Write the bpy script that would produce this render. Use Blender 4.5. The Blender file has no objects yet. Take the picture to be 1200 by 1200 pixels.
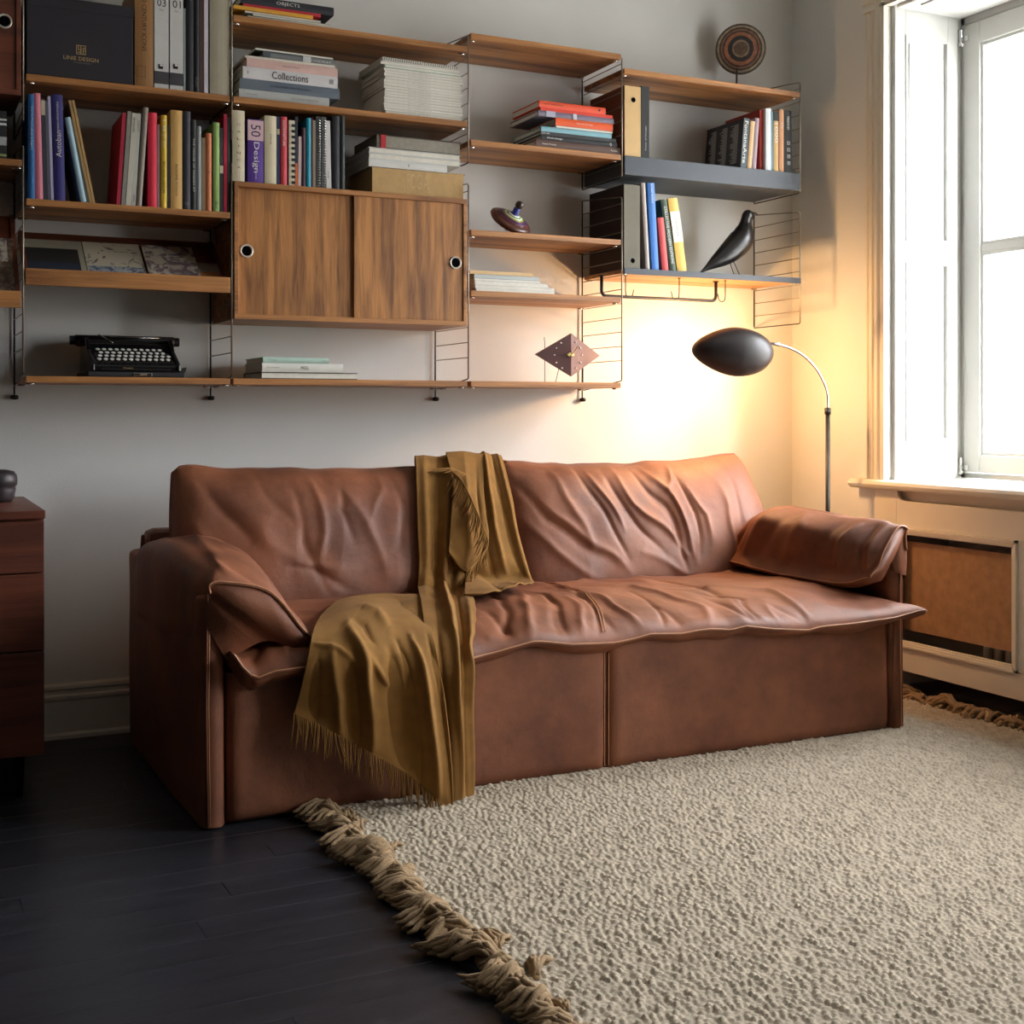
import bpy, bmesh, math, random
import numpy as np
from mathutils import Vector, Matrix, Euler
random.seed(7); np.random.seed(7)
C = bpy.context.scene.collection
R = math.radians
PI = math.pi
# ------------------------------------------------------------------ camera, light, exposure
F_PX, YAW, CAM_H, CAM_X, CAM_Y, HORIZON = 1492.0, R(26.0), 1.026, -0.342, -4.215, 482.0
cd = bpy.data.cameras.new('camera'); cam = bpy.data.objects.new('camera', cd); C.objects.link(cam)
cd.sensor_width = 36; cd.sensor_fit = 'HORIZONTAL'; cd.lens = F_PX/1200*36
cd.shift_y = -(600-HORIZON)/1200; cd.clip_start = .05
cam.location = (CAM_X, CAM_Y, CAM_H); cam.rotation_euler = (PI/2, 0, -YAW)
bpy.context.scene.camera = cam
vs = bpy.context.scene.view_settings
vs.view_transform = 'Standard'; vs.look = 'None'; vs.gamma = 1.0; vs.use_curve_mapping = False
vs.exposure = 0.0
SKY = 37.0
LAMP_W = 23.0
w = bpy.data.worlds.new('overcast_sky'); bpy.context.scene.world = w; w.use_nodes = True
wn = w.node_tree.nodes; wl = w.node_tree.links
bgn = wn['Background']; bgn.inputs[1].default_value = SKY
tc = wn.new('ShaderNodeTexCoord'); sp = wn.new('ShaderNodeSeparateXYZ'); cr = wn.new('ShaderNodeValToRGB')
wl.new(tc.outputs['Generated'], sp.inputs[0]); wl.new(sp.outputs['Z'], cr.inputs[0]); wl.new(cr.outputs[0], bgn.inputs[0])
cr.color_ramp.elements[0].position = 0.0; cr.color_ramp.elements[0].color = (.42, .42, .41, 1)
cr.color_ramp.elements[1].position = 0.25; cr.color_ramp.elements[1].color = (.92, .96, 1, 1)
def area(name, loc, rot, sx, sy, watts, col=(1, 1, 1), portal=False, spread=PI):
    l = bpy.data.lights.new(name, 'AREA'); l.shape = 'RECTANGLE'; l.size = sx; l.size_y = sy
    l.energy = watts; l.color = col; l.spread = spread
    l.cycles.is_portal = portal
    o = bpy.data.objects.new(name, l); C.objects.link(o); o.location = loc; o.rotation_euler = rot
    return o
# the openings through which daylight falls (sampling aids for the sky)
area('window_portal', (3.47, -1.17, 1.65), (0, PI/2, 0), 1.75, 1.25, 1, portal=True)
area('window_portal', (3.47, -3.0, 1.65), (0, PI/2, 0), 1.75, 1.2, 1, portal=True)

def ray(px, py):
    u = (px-600)/F_PX
    return (math.sin(YAW)+u*math.cos(YAW), math.cos(YAW)-u*math.sin(YAW), (HORIZON-py)/F_PX)
def aty(px, py, y):                      # the point seen at a pixel on the plane y = const
    r = ray(px, py); d = (y-CAM_Y)/r[1]; return (CAM_X+d*r[0], y, CAM_H+d*r[2])
def atx(px, py, x):
    r = ray(px, py); d = (x-CAM_X)/r[0]; return (x, CAM_Y+d*r[1], CAM_H+d*r[2])
def atz(px, py, z):
    r = ray(px, py); d = (z-CAM_H)/r[2]; return (CAM_X+d*r[0], CAM_Y+d*r[1], z)

# ------------------------------------------------------------------ materials
MATS = {}
def srgb(r, g, b):
    f = lambda c: (c/255/12.92 if c/255 <= .04045 else ((c/255+.055)/1.055)**2.4)
    return (f(r), f(g), f(b), 1)
def mat(name, col, rough=.6, metal=0., var=.0, bump=0., bscale=200., spec=None, coat=0., scale=(1, 1, 1), vscale=8., col2=None, sheen=0.):
    if name in MATS: return MATS[name]
    m = bpy.data.materials.new(name); m.use_nodes = True; MATS[name] = m
    n = m.node_tree.nodes; l = m.node_tree.links; b = n['Principled BSDF']
    b.inputs['Base Color'].default_value = col; b.inputs['Roughness'].default_value = rough
    b.inputs['Metallic'].default_value = metal
    if spec is not None: b.inputs['Specular IOR Level'].default_value = spec
    if coat: b.inputs['Coat Weight'].default_value = coat; b.inputs['Coat Roughness'].default_value = .25
    if sheen: b.inputs['Sheen Weight'].default_value = sheen; b.inputs['Sheen Roughness'].default_value = .4
    t = n.new('ShaderNodeTexCoord'); mp = n.new('ShaderNodeMapping'); l.new(t.outputs['Object'], mp.inputs[0])
    mp.inputs['Scale'].default_value = scale
    nz = n.new('ShaderNodeTexNoise'); l.new(mp.outputs[0], nz.inputs['Vector'])
    nz.inputs['Scale'].default_value = vscale; nz.inputs['Detail'].default_value = 4
    rp = n.new('ShaderNodeValToRGB'); l.new(nz.outputs[0], rp.inputs[0])
    v = max(var, .03)
    c2 = col2 or tuple(min(1, c*(1+v)) for c in col[:3])+(1,)
    rp.color_ramp.elements[0].color = tuple(c*(1-v) for c in col[:3])+(1,); rp.color_ramp.elements[0].position = .3
    rp.color_ramp.elements[1].color = c2; rp.color_ramp.elements[1].position = .7
    l.new(rp.outputs[0], b.inputs['Base Color'])
    if bump:
        z2 = n.new('ShaderNodeTexNoise'); z2.inputs['Scale'].default_value = bscale; z2.inputs['Detail'].default_value = 3
        l.new(t.outputs['Object'], z2.inputs['Vector'])
        bp = n.new('ShaderNodeBump'); bp.inputs['Strength'].default_value = bump; bp.inputs['Distance'].default_value = .002
        l.new(z2.outputs[0], bp.inputs['Height']); l.new(bp.outputs[0], b.inputs['Normal'])
    return m
def wood(name, dark, light, axis='x', rough=.45, sc=1.):
    if name in MATS: return MATS[name]
    m = bpy.data.materials.new(name); m.use_nodes = True; MATS[name] = m
    n = m.node_tree.nodes; l = m.node_tree.links; b = n['Principled BSDF']; b.inputs['Roughness'].default_value = rough
    t = n.new('ShaderNodeTexCoord'); mp = n.new('ShaderNodeMapping'); l.new(t.outputs['Object'], mp.inputs[0])
    s = [14*sc]*3; s['xyz'.index(axis)] = .9*sc; mp.inputs['Scale'].default_value = s
    a = n.new('ShaderNodeTexNoise'); a.inputs['Scale'].default_value = 1.6; a.inputs['Detail'].default_value = 6; a.inputs['Distortion'].default_value = .6
    l.new(mp.outputs[0], a.inputs['Vector'])
    mp2 = n.new('ShaderNodeMapping'); l.new(t.outputs['Object'], mp2.inputs[0])
    s = [90*sc]*3; s['xyz'.index(axis)] = 3*sc; mp2.inputs['Scale'].default_value = s
    f = n.new('ShaderNodeTexNoise'); f.inputs['Scale'].default_value = 3; f.inputs['Detail'].default_value = 3
    l.new(mp2.outputs[0], f.inputs['Vector'])
    mx = n.new('ShaderNodeMath'); mx.operation = 'MULTIPLY_ADD'; mx.inputs[1].default_value = .35
    l.new(f.outputs[0], mx.inputs[0]); l.new(a.outputs[0], mx.inputs[2])
    rp = n.new('ShaderNodeValToRGB'); l.new(mx.outputs[0], rp.inputs[0])
    rp.color_ramp.elements[0].position = .5; rp.color_ramp.elements[0].color = dark
    rp.color_ramp.elements[1].position = .82; rp.color_ramp.elements[1].color = light
    l.new(rp.outputs[0], b.inputs['Base Color'])
    bp = n.new('ShaderNodeBump'); bp.inputs['Strength'].default_value = .12; bp.inputs['Distance'].default_value = .001
    l.new(f.outputs[0], bp.inputs['Height']); l.new(bp.outputs[0], b.inputs['Normal'])
    return m
def leather(name, c1, c2, rough=.42):
    m = bpy.data.materials.new(name); m.use_nodes = True; MATS[name] = m
    n = m.node_tree.nodes; l = m.node_tree.links; b = n['Principled BSDF']
    t = n.new('ShaderNodeTexCoord')
    a = n.new('ShaderNodeTexNoise'); a.inputs['Scale'].default_value = 4.5; a.inputs['Detail'].default_value = 7; a.inputs['Roughness'].default_value = .62
    l.new(t.outputs['Object'], a.inputs['Vector'])
    rp = n.new('ShaderNodeValToRGB'); l.new(a.outputs[0], rp.inputs[0])
    rp.color_ramp.elements[0].position = .32; rp.color_ramp.elements[0].color = c1
    rp.color_ramp.elements[1].position = .7; rp.color_ramp.elements[1].color = c2
    l.new(rp.outputs[0], b.inputs['Base Color'])
    v = n.new('ShaderNodeTexVoronoi'); v.inputs['Scale'].default_value = 420; l.new(t.outputs['Object'], v.inputs['Vector'])
    z = n.new('ShaderNodeTexNoise'); z.inputs['Scale'].default_value = 38; z.inputs['Detail'].default_value = 5; l.new(t.outputs['Object'], z.inputs['Vector'])
    ma = n.new('ShaderNodeMath'); ma.operation = 'MULTIPLY_ADD'; ma.inputs[1].default_value = .25
    l.new(v.outputs[0], ma.inputs[0]); l.new(z.outputs[0], ma.inputs[2])
    bp = n.new('ShaderNodeBump'); bp.inputs['Strength'].default_value = .28; bp.inputs['Distance'].default_value = .004
    l.new(ma.outputs[0], bp.inputs['Height']); l.new(bp.outputs[0], b.inputs['Normal'])
    mr = n.new('ShaderNodeMapRange'); mr.inputs[3].default_value = rough-.06; mr.inputs[4].default_value = rough+.14
    l.new(a.outputs[0], mr.inputs[0]); l.new(mr.outputs[0], b.inputs['Roughness'])
    return m
def glass_mat():
    m = bpy.data.materials.new('window_glass'); m.use_nodes = True; MATS['glass'] = m
    n = m.node_tree.nodes; l = m.node_tree.links; n.remove(n['Principled BSDF'])
    tr = n.new('ShaderNodeBsdfTransparent'); g = n.new('ShaderNodeBsdfGlossy'); g.inputs['Roughness'].default_value = .02
    mx = n.new('ShaderNodeMixShader'); mx.inputs[0].default_value = .06
    l.new(tr.outputs[0], mx.inputs[1]); l.new(g.outputs[0], mx.inputs[2]); l.new(mx.outputs[0], n['Material Output'].inputs[0])
    return m
M_WALL = mat('wall_paint', srgb(222, 222, 219), .9, var=.015, bump=.25, bscale=160, vscale=3)
M_WHITE = mat('white_trim_paint', srgb(212, 212, 207), .5, var=.01)
M_SASH = mat('window_joinery_dimmed', srgb(198, 198, 194), .5, var=.01)  # white joinery toned down in colour so the strong daylight clips less
M_CREAM = mat('cream_trim_paint', srgb(226, 220, 205), .5, var=.01)
M_CEIL = mat('ceiling_paint', srgb(205, 205, 200), .9)
M_WDARK = mat('low_bounce_wall', srgb(74, 70, 66), .9)  # unseen walls of the room, darkened to cut bounced light
M_FLOOR = mat('black_floor_paint', srgb(36, 37, 43), .38, var=.25, bump=.2, bscale=60, vscale=5, scale=(1, 6, 1))
M_WAL = wood('walnut', srgb(118, 74, 40), srgb(188, 130, 74), 'x')
M_WALZ = wood('walnut_upright_grain', srgb(112, 70, 36), srgb(190, 130, 70), 'z', sc=1.7)
M_WALD = wood('walnut_dark_red', srgb(84, 42, 28), srgb(118, 62, 42), 'x')
M_OAK = wood('oak', srgb(150, 104, 62), srgb(196, 148, 96), 'x')
M_MET = mat('warm_grey_metal', srgb(150, 142, 128), .4, metal=.75)
M_DMET = mat('dark_metal', srgb(38, 36, 34), .45, metal=.6)
M_BLK = mat('black_paint', srgb(24, 24, 25), .45)
M_GREY = mat('charcoal_steel', srgb(62, 68, 76), .55, var=.05, bump=.1)
M_CHR = mat('chrome', srgb(215, 215, 215), .18, metal=1)
M_WRING = mat('pale_metal_ring', srgb(205, 200, 190), .35, metal=.5)
M_LEA = leather('brown_leather', srgb(98, 54, 34), srgb(146, 88, 58), .54)
M_STI = mat('tan_piping', srgb(206, 150, 108), .5)
M_BLA = mat('mustard_wool', srgb(132, 92, 38), .95, var=.1, bump=.5, bscale=900, vscale=30)
M_RUG = mat('beige_wool', srgb(172, 158, 138), .98, var=.16, bump=.6, bscale=500, vscale=45)
M_TAS = mat('tassel_wool', srgb(150, 124, 92), .98, var=.2, bump=.8, bscale=260, vscale=40)
M_PAGE = mat('page_edges', srgb(226, 222, 210), .85, var=.06, scale=(1, 1, 1), vscale=60)
M_PAGEG = mat('grey_page_edges', srgb(150, 144, 132), .85, var=.1, vscale=90)
M_HOLE = mat('hole_shade', srgb(10, 10, 10), 1, spec=0)  # black colour stands in for the shade inside finger holes
M_BOARD = mat('hardboard', srgb(160, 122, 86), .7, var=.16, vscale=26, bump=.2)
def cm(rgb, rough=.6):
    return mat('cover_%02x%02x%02x' % tuple(rgb), srgb(*rgb), rough, var=.04, vscale=25, bump=.08, bscale=300)

# ------------------------------------------------------------------ builders
class MB:
    def __init__(s): s.v = []; s.f = []
    def add(s, vs_, fs_):
        k = len(s.v); s.v += [tuple(map(float, q)) for q in vs_]; s.f += [tuple(i+k for i in q) for q in fs_]; return s
    def box(s, x0, x1, y0, y1, z0, z1):
        return s.add([(x0, y0, z0), (x1, y0, z0), (x1, y1, z0), (x0, y1, z0), (x0, y0, z1), (x1, y0, z1), (x1, y1, z1), (x0, y1, z1)],
              [(3, 2, 1, 0), (4, 5, 6, 7), (0, 1, 5, 4), (1, 2, 6, 5), (2, 3, 7, 6), (3, 0, 4, 7)])
    def prism(s, poly, a0, a1, axis='y'):              # polygon in the two other axes, pushed along axis
        n = len(poly)
        def P(p, a):
            return {'y': (p[0], a, p[1]), 'x': (a, p[0], p[1]), 'z': (p[0], p[1], a)}[axis]
        return s.add([P(p, a0) for p in poly]+[P(p, a1) for p in poly],
              [tuple(range(n)), tuple(range(2*n-1, n-1, -1))]+[(i, i+n, (i+1) % n+n, (i+1) % n) for i in range(n)])
    def tube(s, pts, r, n=8, cap=True, close=False):
        pts = [Vector(p) for p in pts]; rings = []
        rr = r if hasattr(r, '__len__') else [r]*len(pts)
        up = None
        for i, p in enumerate(pts):
            if close: t = pts[(i+1) % len(pts)]-pts[i-1]
            else: t = pts[min(i+1, len(pts)-1)]-pts[max(i-1, 0)]
            t.normalize()
            if up is None: up = t.orthogonal().normalized()
            up = (up-t*up.dot(t)).normalized(); sd = t.cross(up)
            rings.append([p+(up*math.cos(a)+sd*math.sin(a))*rr[i] for a in [2*PI*k/n for k in range(n)]])
        vs_ = [q for rg in rings for q in rg]; L = len(rings); fs_ = []
        for i in range(L if close else L-1):
            for k in range(n):
                a, b = i*n+k, i*n+(k+1) % n; c, d = ((i+1) % L)*n+(k+1) % n, ((i+1) % L)*n+k
                fs_.append((a, b, c, d))
        if cap and not close: fs_ += [tuple(range(n-1, -1, -1)), tuple((L-1)*n+k for k in range(n))]
        return s.add(vs_, fs_)
    def lathe(s, prof, n=28, c=(0, 0, 0), mtx=None):
        vs_ = []
        for r, z in prof:
            for k in range(n):
                q = Vector((r*math.cos(2*PI*k/n), r*math.sin(2*PI*k/n), z))
                if mtx is not None: q = mtx @ q
                vs_.append(q+Vector(c))
        fs_ = [(i*n+k, i*n+(k+1) % n, (i+1)*n+(k+1) % n, (i+1)*n+k) for i in range(len(prof)-1) for k in range(n)]
        if prof[0][0] > 1e-6: fs_.append(tuple(range(n-1, -1, -1)))
        if prof[-1][0] > 1e-6: fs_.append(tuple((len(prof)-1)*n+k for k in range(n)))
        return s.add(vs_, fs_)
    def grid(s, A, closeu=False, closev=False, flip=False):
        nu, nv = A.shape[:2]; fs_ = []
        for i in range(nu if closeu else nu-1):
            for j in range(nv if closev else nv-1):
                a, b, c, d = i*nv+j, i*nv+(j+1) % nv, ((i+1) % nu)*nv+(j+1) % nv, ((i+1) % nu)*nv+j
                fs_.append((a, d, c, b) if flip else (a, b, c, d))
        return s.add(A.reshape(-1, 3).tolist(), fs_)
    def build(s, name, m, parent=None, world=True, smooth=False, bevel=0, loc=None, solid=0, sub=0):
        off = Vector((0, 0, 0))
        if loc is not None: off = Vector(loc)
        elif parent is not None and world:
            p = parent
            while p is not None: off += p.location; p = p.parent
        me = bpy.data.meshes.new(name)
        me.from_pydata([tuple(Vector(q)-off) for q in s.v], [], s.f)
        me.materials.append(m); me.validate(); me.update()
        bm_ = bmesh.new(); bm_.from_mesh(me); bmesh.ops.recalc_face_normals(bm_, faces=bm_.faces); bm_.to_mesh(me); bm_.free()
        if smooth: me.polygons.foreach_set('use_smooth', [True]*len(me.polygons))
        o = bpy.data.objects.new(name, me); C.objects.link(o)
        if loc is not None: o.location = loc
        if parent is not None: o.parent = parent
        if solid:
            d = o.modifiers.new('solid', 'SOLIDIFY'); d.thickness = solid; d.offset = 0
        if bevel:
            d = o.modifiers.new('bevel', 'BEVEL'); d.width = bevel; d.segments = 2; d.limit_method = 'ANGLE'
        if sub:
            d = o.modifiers.new('sub', 'SUBSURF'); d.levels = sub; d.render_levels = sub
        return o
def tag(o, label=None, cat=None, group=None, kind=None):
    if label: o['label'] = label
    if cat: o['category'] = cat
    if group: o['group'] = group
    if kind: o['kind'] = kind
    return o
def thing(name, label, cat, loc=(0, 0, 0), rot=(0, 0, 0), group=None):
    o = bpy.data.objects.new(name, None); C.objects.link(o); o.location = loc; o.rotation_euler = rot
    o.empty_display_size = .05
    return tag(o, label, cat, group)
def struct(o): o['kind'] = 'structure'; return o
def child(name, data, parent, mtx=None):
    o = bpy.data.objects.new(name, data); C.objects.link(o); o.parent = parent
    if mtx is not None: o.matrix_local = mtx
    return o
TXT = {}
def lettering(s, length, height, m, parent, mtx, name='lettering', thick=.0002):
    """flat print as a thin mesh, scaled to length x height, centred, laid by a local matrix"""
    key = s
    if key not in TXT:
        cu = bpy.data.curves.new('t', 'FONT'); cu.body = s; cu.align_x = 'CENTER'; cu.align_y = 'CENTER'; cu.resolution_u = 2
        o = bpy.data.objects.new('t', cu); C.objects.link(o)
        dg = bpy.context.evaluated_depsgraph_get(); me = bpy.data.meshes.new_from_object(o.evaluated_get(dg))
        bpy.data.objects.remove(o); bpy.data.curves.remove(cu)
        a = np.zeros(len(me.vertices)*3); me.vertices.foreach_get('co', a); a = a.reshape(-1, 3)
        mn, mx_ = a.min(0), a.max(0); a = (a-(mn+mx_)/2); a[:, 0] /= max(mx_[0]-mn[0], 1e-6); a[:, 1] /= max(mx_[1]-mn[1], 1e-6); a[:, 2] = 0
        TXT[key] = (a, [tuple(p.vertices) for p in me.polygons]); bpy.data.meshes.remove(me)
    a, fs_ = TXT[key]; b = a*np.array([length, height, 1])
    mb = MB(); mb.add(b, fs_); o = mb.build(name, m, parent, world=False); o.matrix_local = mtx
    return o
def smoothnoise(P, scale, seed, k=14):
    rs = np.random.RandomState(seed); out = np.zeros(len(P))
    for i in range(k):
        a = rs.rand()*2*PI; f = scale*(.5+rs.rand()*1.2)
        out += np.sin((P[:, 0]*math.cos(a)+P[:, 1]*math.sin(a))*f+rs.rand()*2*PI+1.3*np.sin((P[:, 0]*math.sin(a)-P[:, 1]*math.cos(a))*f*.6))
    return out/math.sqrt(k)
def creases(P, strokes):
    out = np.zeros(len(P))
    for pts, amp, wd in strokes:
        pts = np.array(pts, float); seg = np.linalg.norm(np.diff(pts, axis=0), axis=1); tot = seg.sum(); acc = 0
        best = np.full(len(P), 1e9); par = np.zeros(len(P))
        for i in range(len(seg)):
            a, b = pts[i], pts[i+1]; d = b-a
            t = np.clip(((P-a)@d)/(d@d), 0, 1); q = a+t[:, None]*d; r = np.linalg.norm(P-q, axis=1)
            k = r < best; best[k] = r[k]; par[k] = (acc+t[k]*seg[i])/tot; acc += seg[i]
        tp = np.clip(np.sin(PI*np.clip(par, .03, .97)), 0, 1)**.6
        out += amp*tp*(1+(best/(wd*.95))**2)**-1.8
    return out
def cr_interp(A, n):                      # Catmull-Rom along axis 0
    A = np.array(A, float); k = len(A); P = np.concatenate([[2*A[0]-A[1]], A, [2*A[-1]-A[-2]]])
    out = []
    for t in np.linspace(0, k-1, n):
        i = min(int(t), k-2); f = t-i; p0, p1, p2, p3 = P[i], P[i+1], P[i+2], P[i+3]
        out.append(.5*((2*p1)+(-p0+p2)*f+(2*p0-5*p1+4*p2-p3)*f*f+(-p0+3*p1-3*p2+p3)*f**3))
    return np.array(out)
def patch(ctrl, nu, nv):
    A = cr_interp(ctrl, nu); return np.swapaxes(cr_interp(np.swapaxes(A, 0, 1), nv), 0, 1)
exec_parts = []
# ------------------------------------------------------------------ room
XR = 3.0; X0, Y0, ZC = -3.2, -6.4, 3.1
fl = MB(); fl.box(X0-.2, 3.5, Y0-.2, .2, -.12, -.018)
floor = struct(fl.build('floor', M_FLOOR, loc=(0, 0, 0)))
# black painted floorboards, running along the sofa wall
pm = {}
for row in range(0, 34):
    y1 = -row*.096; x = X0+(-.9 if row % 2 else -.35)-random.random()*.4
    while x < 3.4:
        L = random.choice((1.3, 1.6, 1.9)); key = L
        if key not in pm:
            b = MB(); b.box(0, L-.0007, -.0953, 0, -.018, 0)
            me_o = b.build('plank', M_FLOOR, floor, world=False, bevel=.0008); pm[key] = me_o.data; o = me_o
        else:
            o = child('plank', pm[key], floor); d = o.modifiers.new('bevel', 'BEVEL'); d.width = .0008; d.segments = 1
        if x+L > -1.6 and x < 3.3: o.location = (x, y1, random.uniform(-.0006, .0004))
        else: bpy.data.objects.remove(o)
        if key in pm and x+L <= -1.6: pass
        x += L
b = MB(); b.box(X0, 3.4, Y0, -34*.096, -.018, -.0003); b.build('board_field', M_FLOOR, floor, world=False)
b = MB(); b.box(X0-.15, XR+.5, 0, .15, -.1, ZC); struct(b.build('wall_back', M_WALL, loc=(0, 0, 0)))
b = MB(); b.box(X0-.15, X0, Y0, 0, -.1, ZC); struct(b.build('wall_left', M_WDARK, loc=(0, 0, 0)))
b = MB(); b.box(X0-.15, XR+.5, Y0-.15, Y0, -.1, ZC); struct(b.build('wall_front', M_WDARK, loc=(0, 0, 0)))
b = MB(); b.box(X0-.15, XR+.5, Y0-.15, .15, ZC, ZC+.15); struct(b.build('ceiling', M_CEIL, loc=(0, 0, 0)))
# right wall with two window recesses
WT = .42; ZS, ZT = .77, 2.535
W1 = (-1.78, -.566); W2 = (-3.60, -2.40)
b = MB(); e = XR+WT
b.box(XR, e, W1[1], 0, -.1, ZC); b.box(XR, e, W2[1], W1[0], -.1, ZC); b.box(XR, e, Y0, W2[0], -.1, ZC)
for a, c in (W1, W2):
    b.box(XR, e, a, c, ZT, ZC); b.box(XR+.30, e, a, c, -.1, ZS-.03)
    b.box(XR, XR+.3, a, c, -.1, -.02)
struct(b.build('wall_right', M_WALL, loc=(0, 0, 0)))
# baseboard
prof = [(0, 0), (-.022, 0), (-.022, .012), (-.017, .02), (-.017, .118), (-.021, .124), (-.021, .134), (-.013, .139), (-.012, .150), (-.018, .156), (-.015, .166), (-.006, .172), (0, .172)]
b = MB(); b.prism(prof, X0, XR, 'x'); struct(b.build('baseboard_back', M_CREAM, loc=(0, 0, 0)))
b = MB(); b.prism([(XR+p[0], p[1]) for p in prof], -.45, -.022, 'y'); struct(b.build('baseboard_right', M_CREAM, loc=(0, 0, 0)))

def window(n, ya, yb):
    # ya < yb (ya nearer the camera). root: frame of the window
    root = bpy.data.objects.new('window_%d' % n, None); C.objects.link(root); root.location = (XR+.36, (ya+yb)/2, ZS); root['kind'] = 'structure'
    xs = XR+.36
    b = MB()
    b.box(xs, xs+.06, yb-.022, yb, ZS, ZT); b.box(xs, xs+.06, ya, ya+.022, ZS, ZT)
    b.box(xs, xs+.06, ya, yb, ZT-.03, ZT); b.box(xs, xs+.06, ya, yb, ZS, ZS+.02)
    b.build('outer_frame', M_SASH, root, bevel=.003)
    mid = (ya+yb)/2
    for s0, s1 in ((mid+.002, yb-.024), (ya+.024, mid-.002)):
        z0, z1 = ZS+.023, ZT-.034; st = .082
        f = MB(); x0, x1 = xs-.012, xs+.035
        f.box(x0, x1, s1-st, s1, z0, z1); f.box(x0, x1, s0, s0+st, z0, z1)
        f.box(x0, x1, s0+st, s1-st, z0, z0+.068); f.box(x0, x1, s0+st, s1-st, z1-.085, z1)
        f.box(x0+.006, x1-.006, s0+st, s1-st, 1.625, 1.655)
        sash = f.build('sash', M_SASH, root, bevel=.004)
        g = MB()
        for za, zb in ((z0+.068, 1.625), (1.655, z1-.085)):
            for (p, q, r_, t_) in ((s0+st, s0+st+.012, za, zb), (s1-st-.012, s1-st, za, zb), (s0+st+.012, s1-st-.012, za, za+.012), (s0+st+.012, s1-st-.012, zb-.012, zb)):
                g.box(x0+.008, x0+.03, p, q, r_, t_)
        g.build('glazing_bead', M_SASH, sash, bevel=.002)
        for za, zb in ((z0+.068, 1.625), (1.655, z1-.085)):
            p = MB(); p.box(xs+.016, xs+.020, s0+st, s1-st, za, zb); p.build('pane', MATS['glass'], sash)
        for zz in (z0+.02, z1-.05):
            h = MB(); h.tube([(xs-.020, s1+.008, zz-.02), (xs-.020, s1+.008, zz+.035)], .007, 8); h.tube([(xs-.02, s1+.008, zz-.028), (xs-.02, s1+.008, zz-.018)], .010, 8)
            h.box(xs-.018, xs-.01, s1-.03, s1+.006, zz-.012, zz+.008)
            h.build('hinge', M_CHR, sash, smooth=False)
    # panelled shutter leaves lying in the reveal
    for side in (1, -1):
        yf = yb if side > 0 else ya
        pn = MB(); d = -side
        def bx(x0, x1, t0, t1, z0, z1):
            a, c = sorted((yf+d*t0, yf+d*t1)); pn.box(x0, x1, a, c, z0, z1)
        xa, xb = XR+.012, xs-.035
        bx(xa, xb, 0, .010, ZS, ZT)
        bx(xa, xa+.05, .010, .020, ZS, ZT); bx(xb-.05, xb, .010, .020, ZS, ZT)
        for z0, z1 in ((ZS, ZS+.145), (1.585, 1.665), (2.43, ZT)): bx(xa+.05, xb-.05, .010, .020, z0, z1)
        for z0, z1 in ((ZS+.145, 1.585), (1.665, 2.43)):
            bx(xa+.05, xa+.058, .010, .024, z0, z1); bx(xb-.058, xb-.05, .010, .024, z0, z1)
            bx(xa+.058, xb-.058, .010, .024, z0, z0+.008); bx(xa+.058, xb-.058, .010, .024, z1-.008, z1)
            bx(xa+.075, xb-.075, .010, .015, z0+.025, z1-.025)
        pn.build('shutter_panel', M_SASH, root, bevel=.003)
    pn = MB(); pn.box(XR+.012, xs-.035, ya+.03, yb-.03, ZT-.012, ZT-.001)
    pn.box(XR+.06, xs-.08, ya+.1, yb-.1, ZT-.018, ZT-.012); pn.build('head_panel', M_SASH, root, bevel=.003)
    # architrave
    ar = [(0, 0), (-.012, .0), (-.014, .012), (-.010, .016), (-.010, .034), (-.020, .040), (-.024, .048), (-.016, .055), (-.016, .060), (-.028, .066), (-.030, .082), (-.022, .09), (-.026, .10), (-.026, .115), (0, .115)]
    t = MB()
    t.prism([(XR+p[0], yb+.113-p[1]) for p in ar], ZS, ZT+.11, 'z'); t.prism([(XR+p[0], ya-.113+p[1]) for p in ar], ZS, ZT+.11, 'z')
    t.prism([(XR+p[0], ZT+.113-p[1]) for p in ar], ya-.11, yb+.11, 'y')
    struct(t.build('trim_%d' % n, M_CREAM, loc=(0, 0, 0)))
    # window board
    t = MB(); t.prism([(XR-.050, ZS-.028), (XR-.056, ZS-.016), (XR-.050, ZS-.004), (XR-.042, ZS), (xs, ZS), (xs, ZS-.03), (XR-.04, ZS-.034)], ya-.16, yb+.165, 'y')
    struct(t.build('trim_%d' % (n+10), M_CREAM, loc=(0, 0, 0), bevel=.002))
    # radiator casing under the board: stiles, rails, mouldings
    ca, cb = ya-.06, yb+.062
    c = MB(); xf = XR-.012
    c.box(xf, XR+.0, cb-.115, cb, .076, ZS-.034); c.box(xf, XR, ca, ca+.115, .076, ZS-.034)
    my = -1.232 if n == 1 else mid
    c.box(xf, XR, my-.05, my+.05, .165, .60)
    c.box(xf, XR, ca+.115, cb-.115, .60, .697); c.box(xf, XR, ca+.115, cb-.115, .076, .165)
    cas = c.build('trim_%d' % (n+20), M_CREAM, loc=(0, 0, 0), bevel=.002); struct(cas)
    q = MB(); q.box(XR+.045, XR+.055, ca+.02, cb-.02, .10, ZS-.034); q = None
    q = MB(); q.box(XR+.020, XR+.028, ca+.02, cb-.02, .62, ZS-.034); q.build('inner_rail', M_CREAM, cas)
    # rounded ends of the slot below the board
    for yy, sg in ((cb-.115, -1), (ca+.115, 1)):
        q = MB(); q.prism([(yy, .697), (yy+sg*.045, .697), (yy+sg*.022, .702), (yy+sg*.009, .713), (yy+sg*.002, .736), (yy, .736)], xf, XR, 'x'); q.build('slot_corner', M_CREAM, cas)
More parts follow.
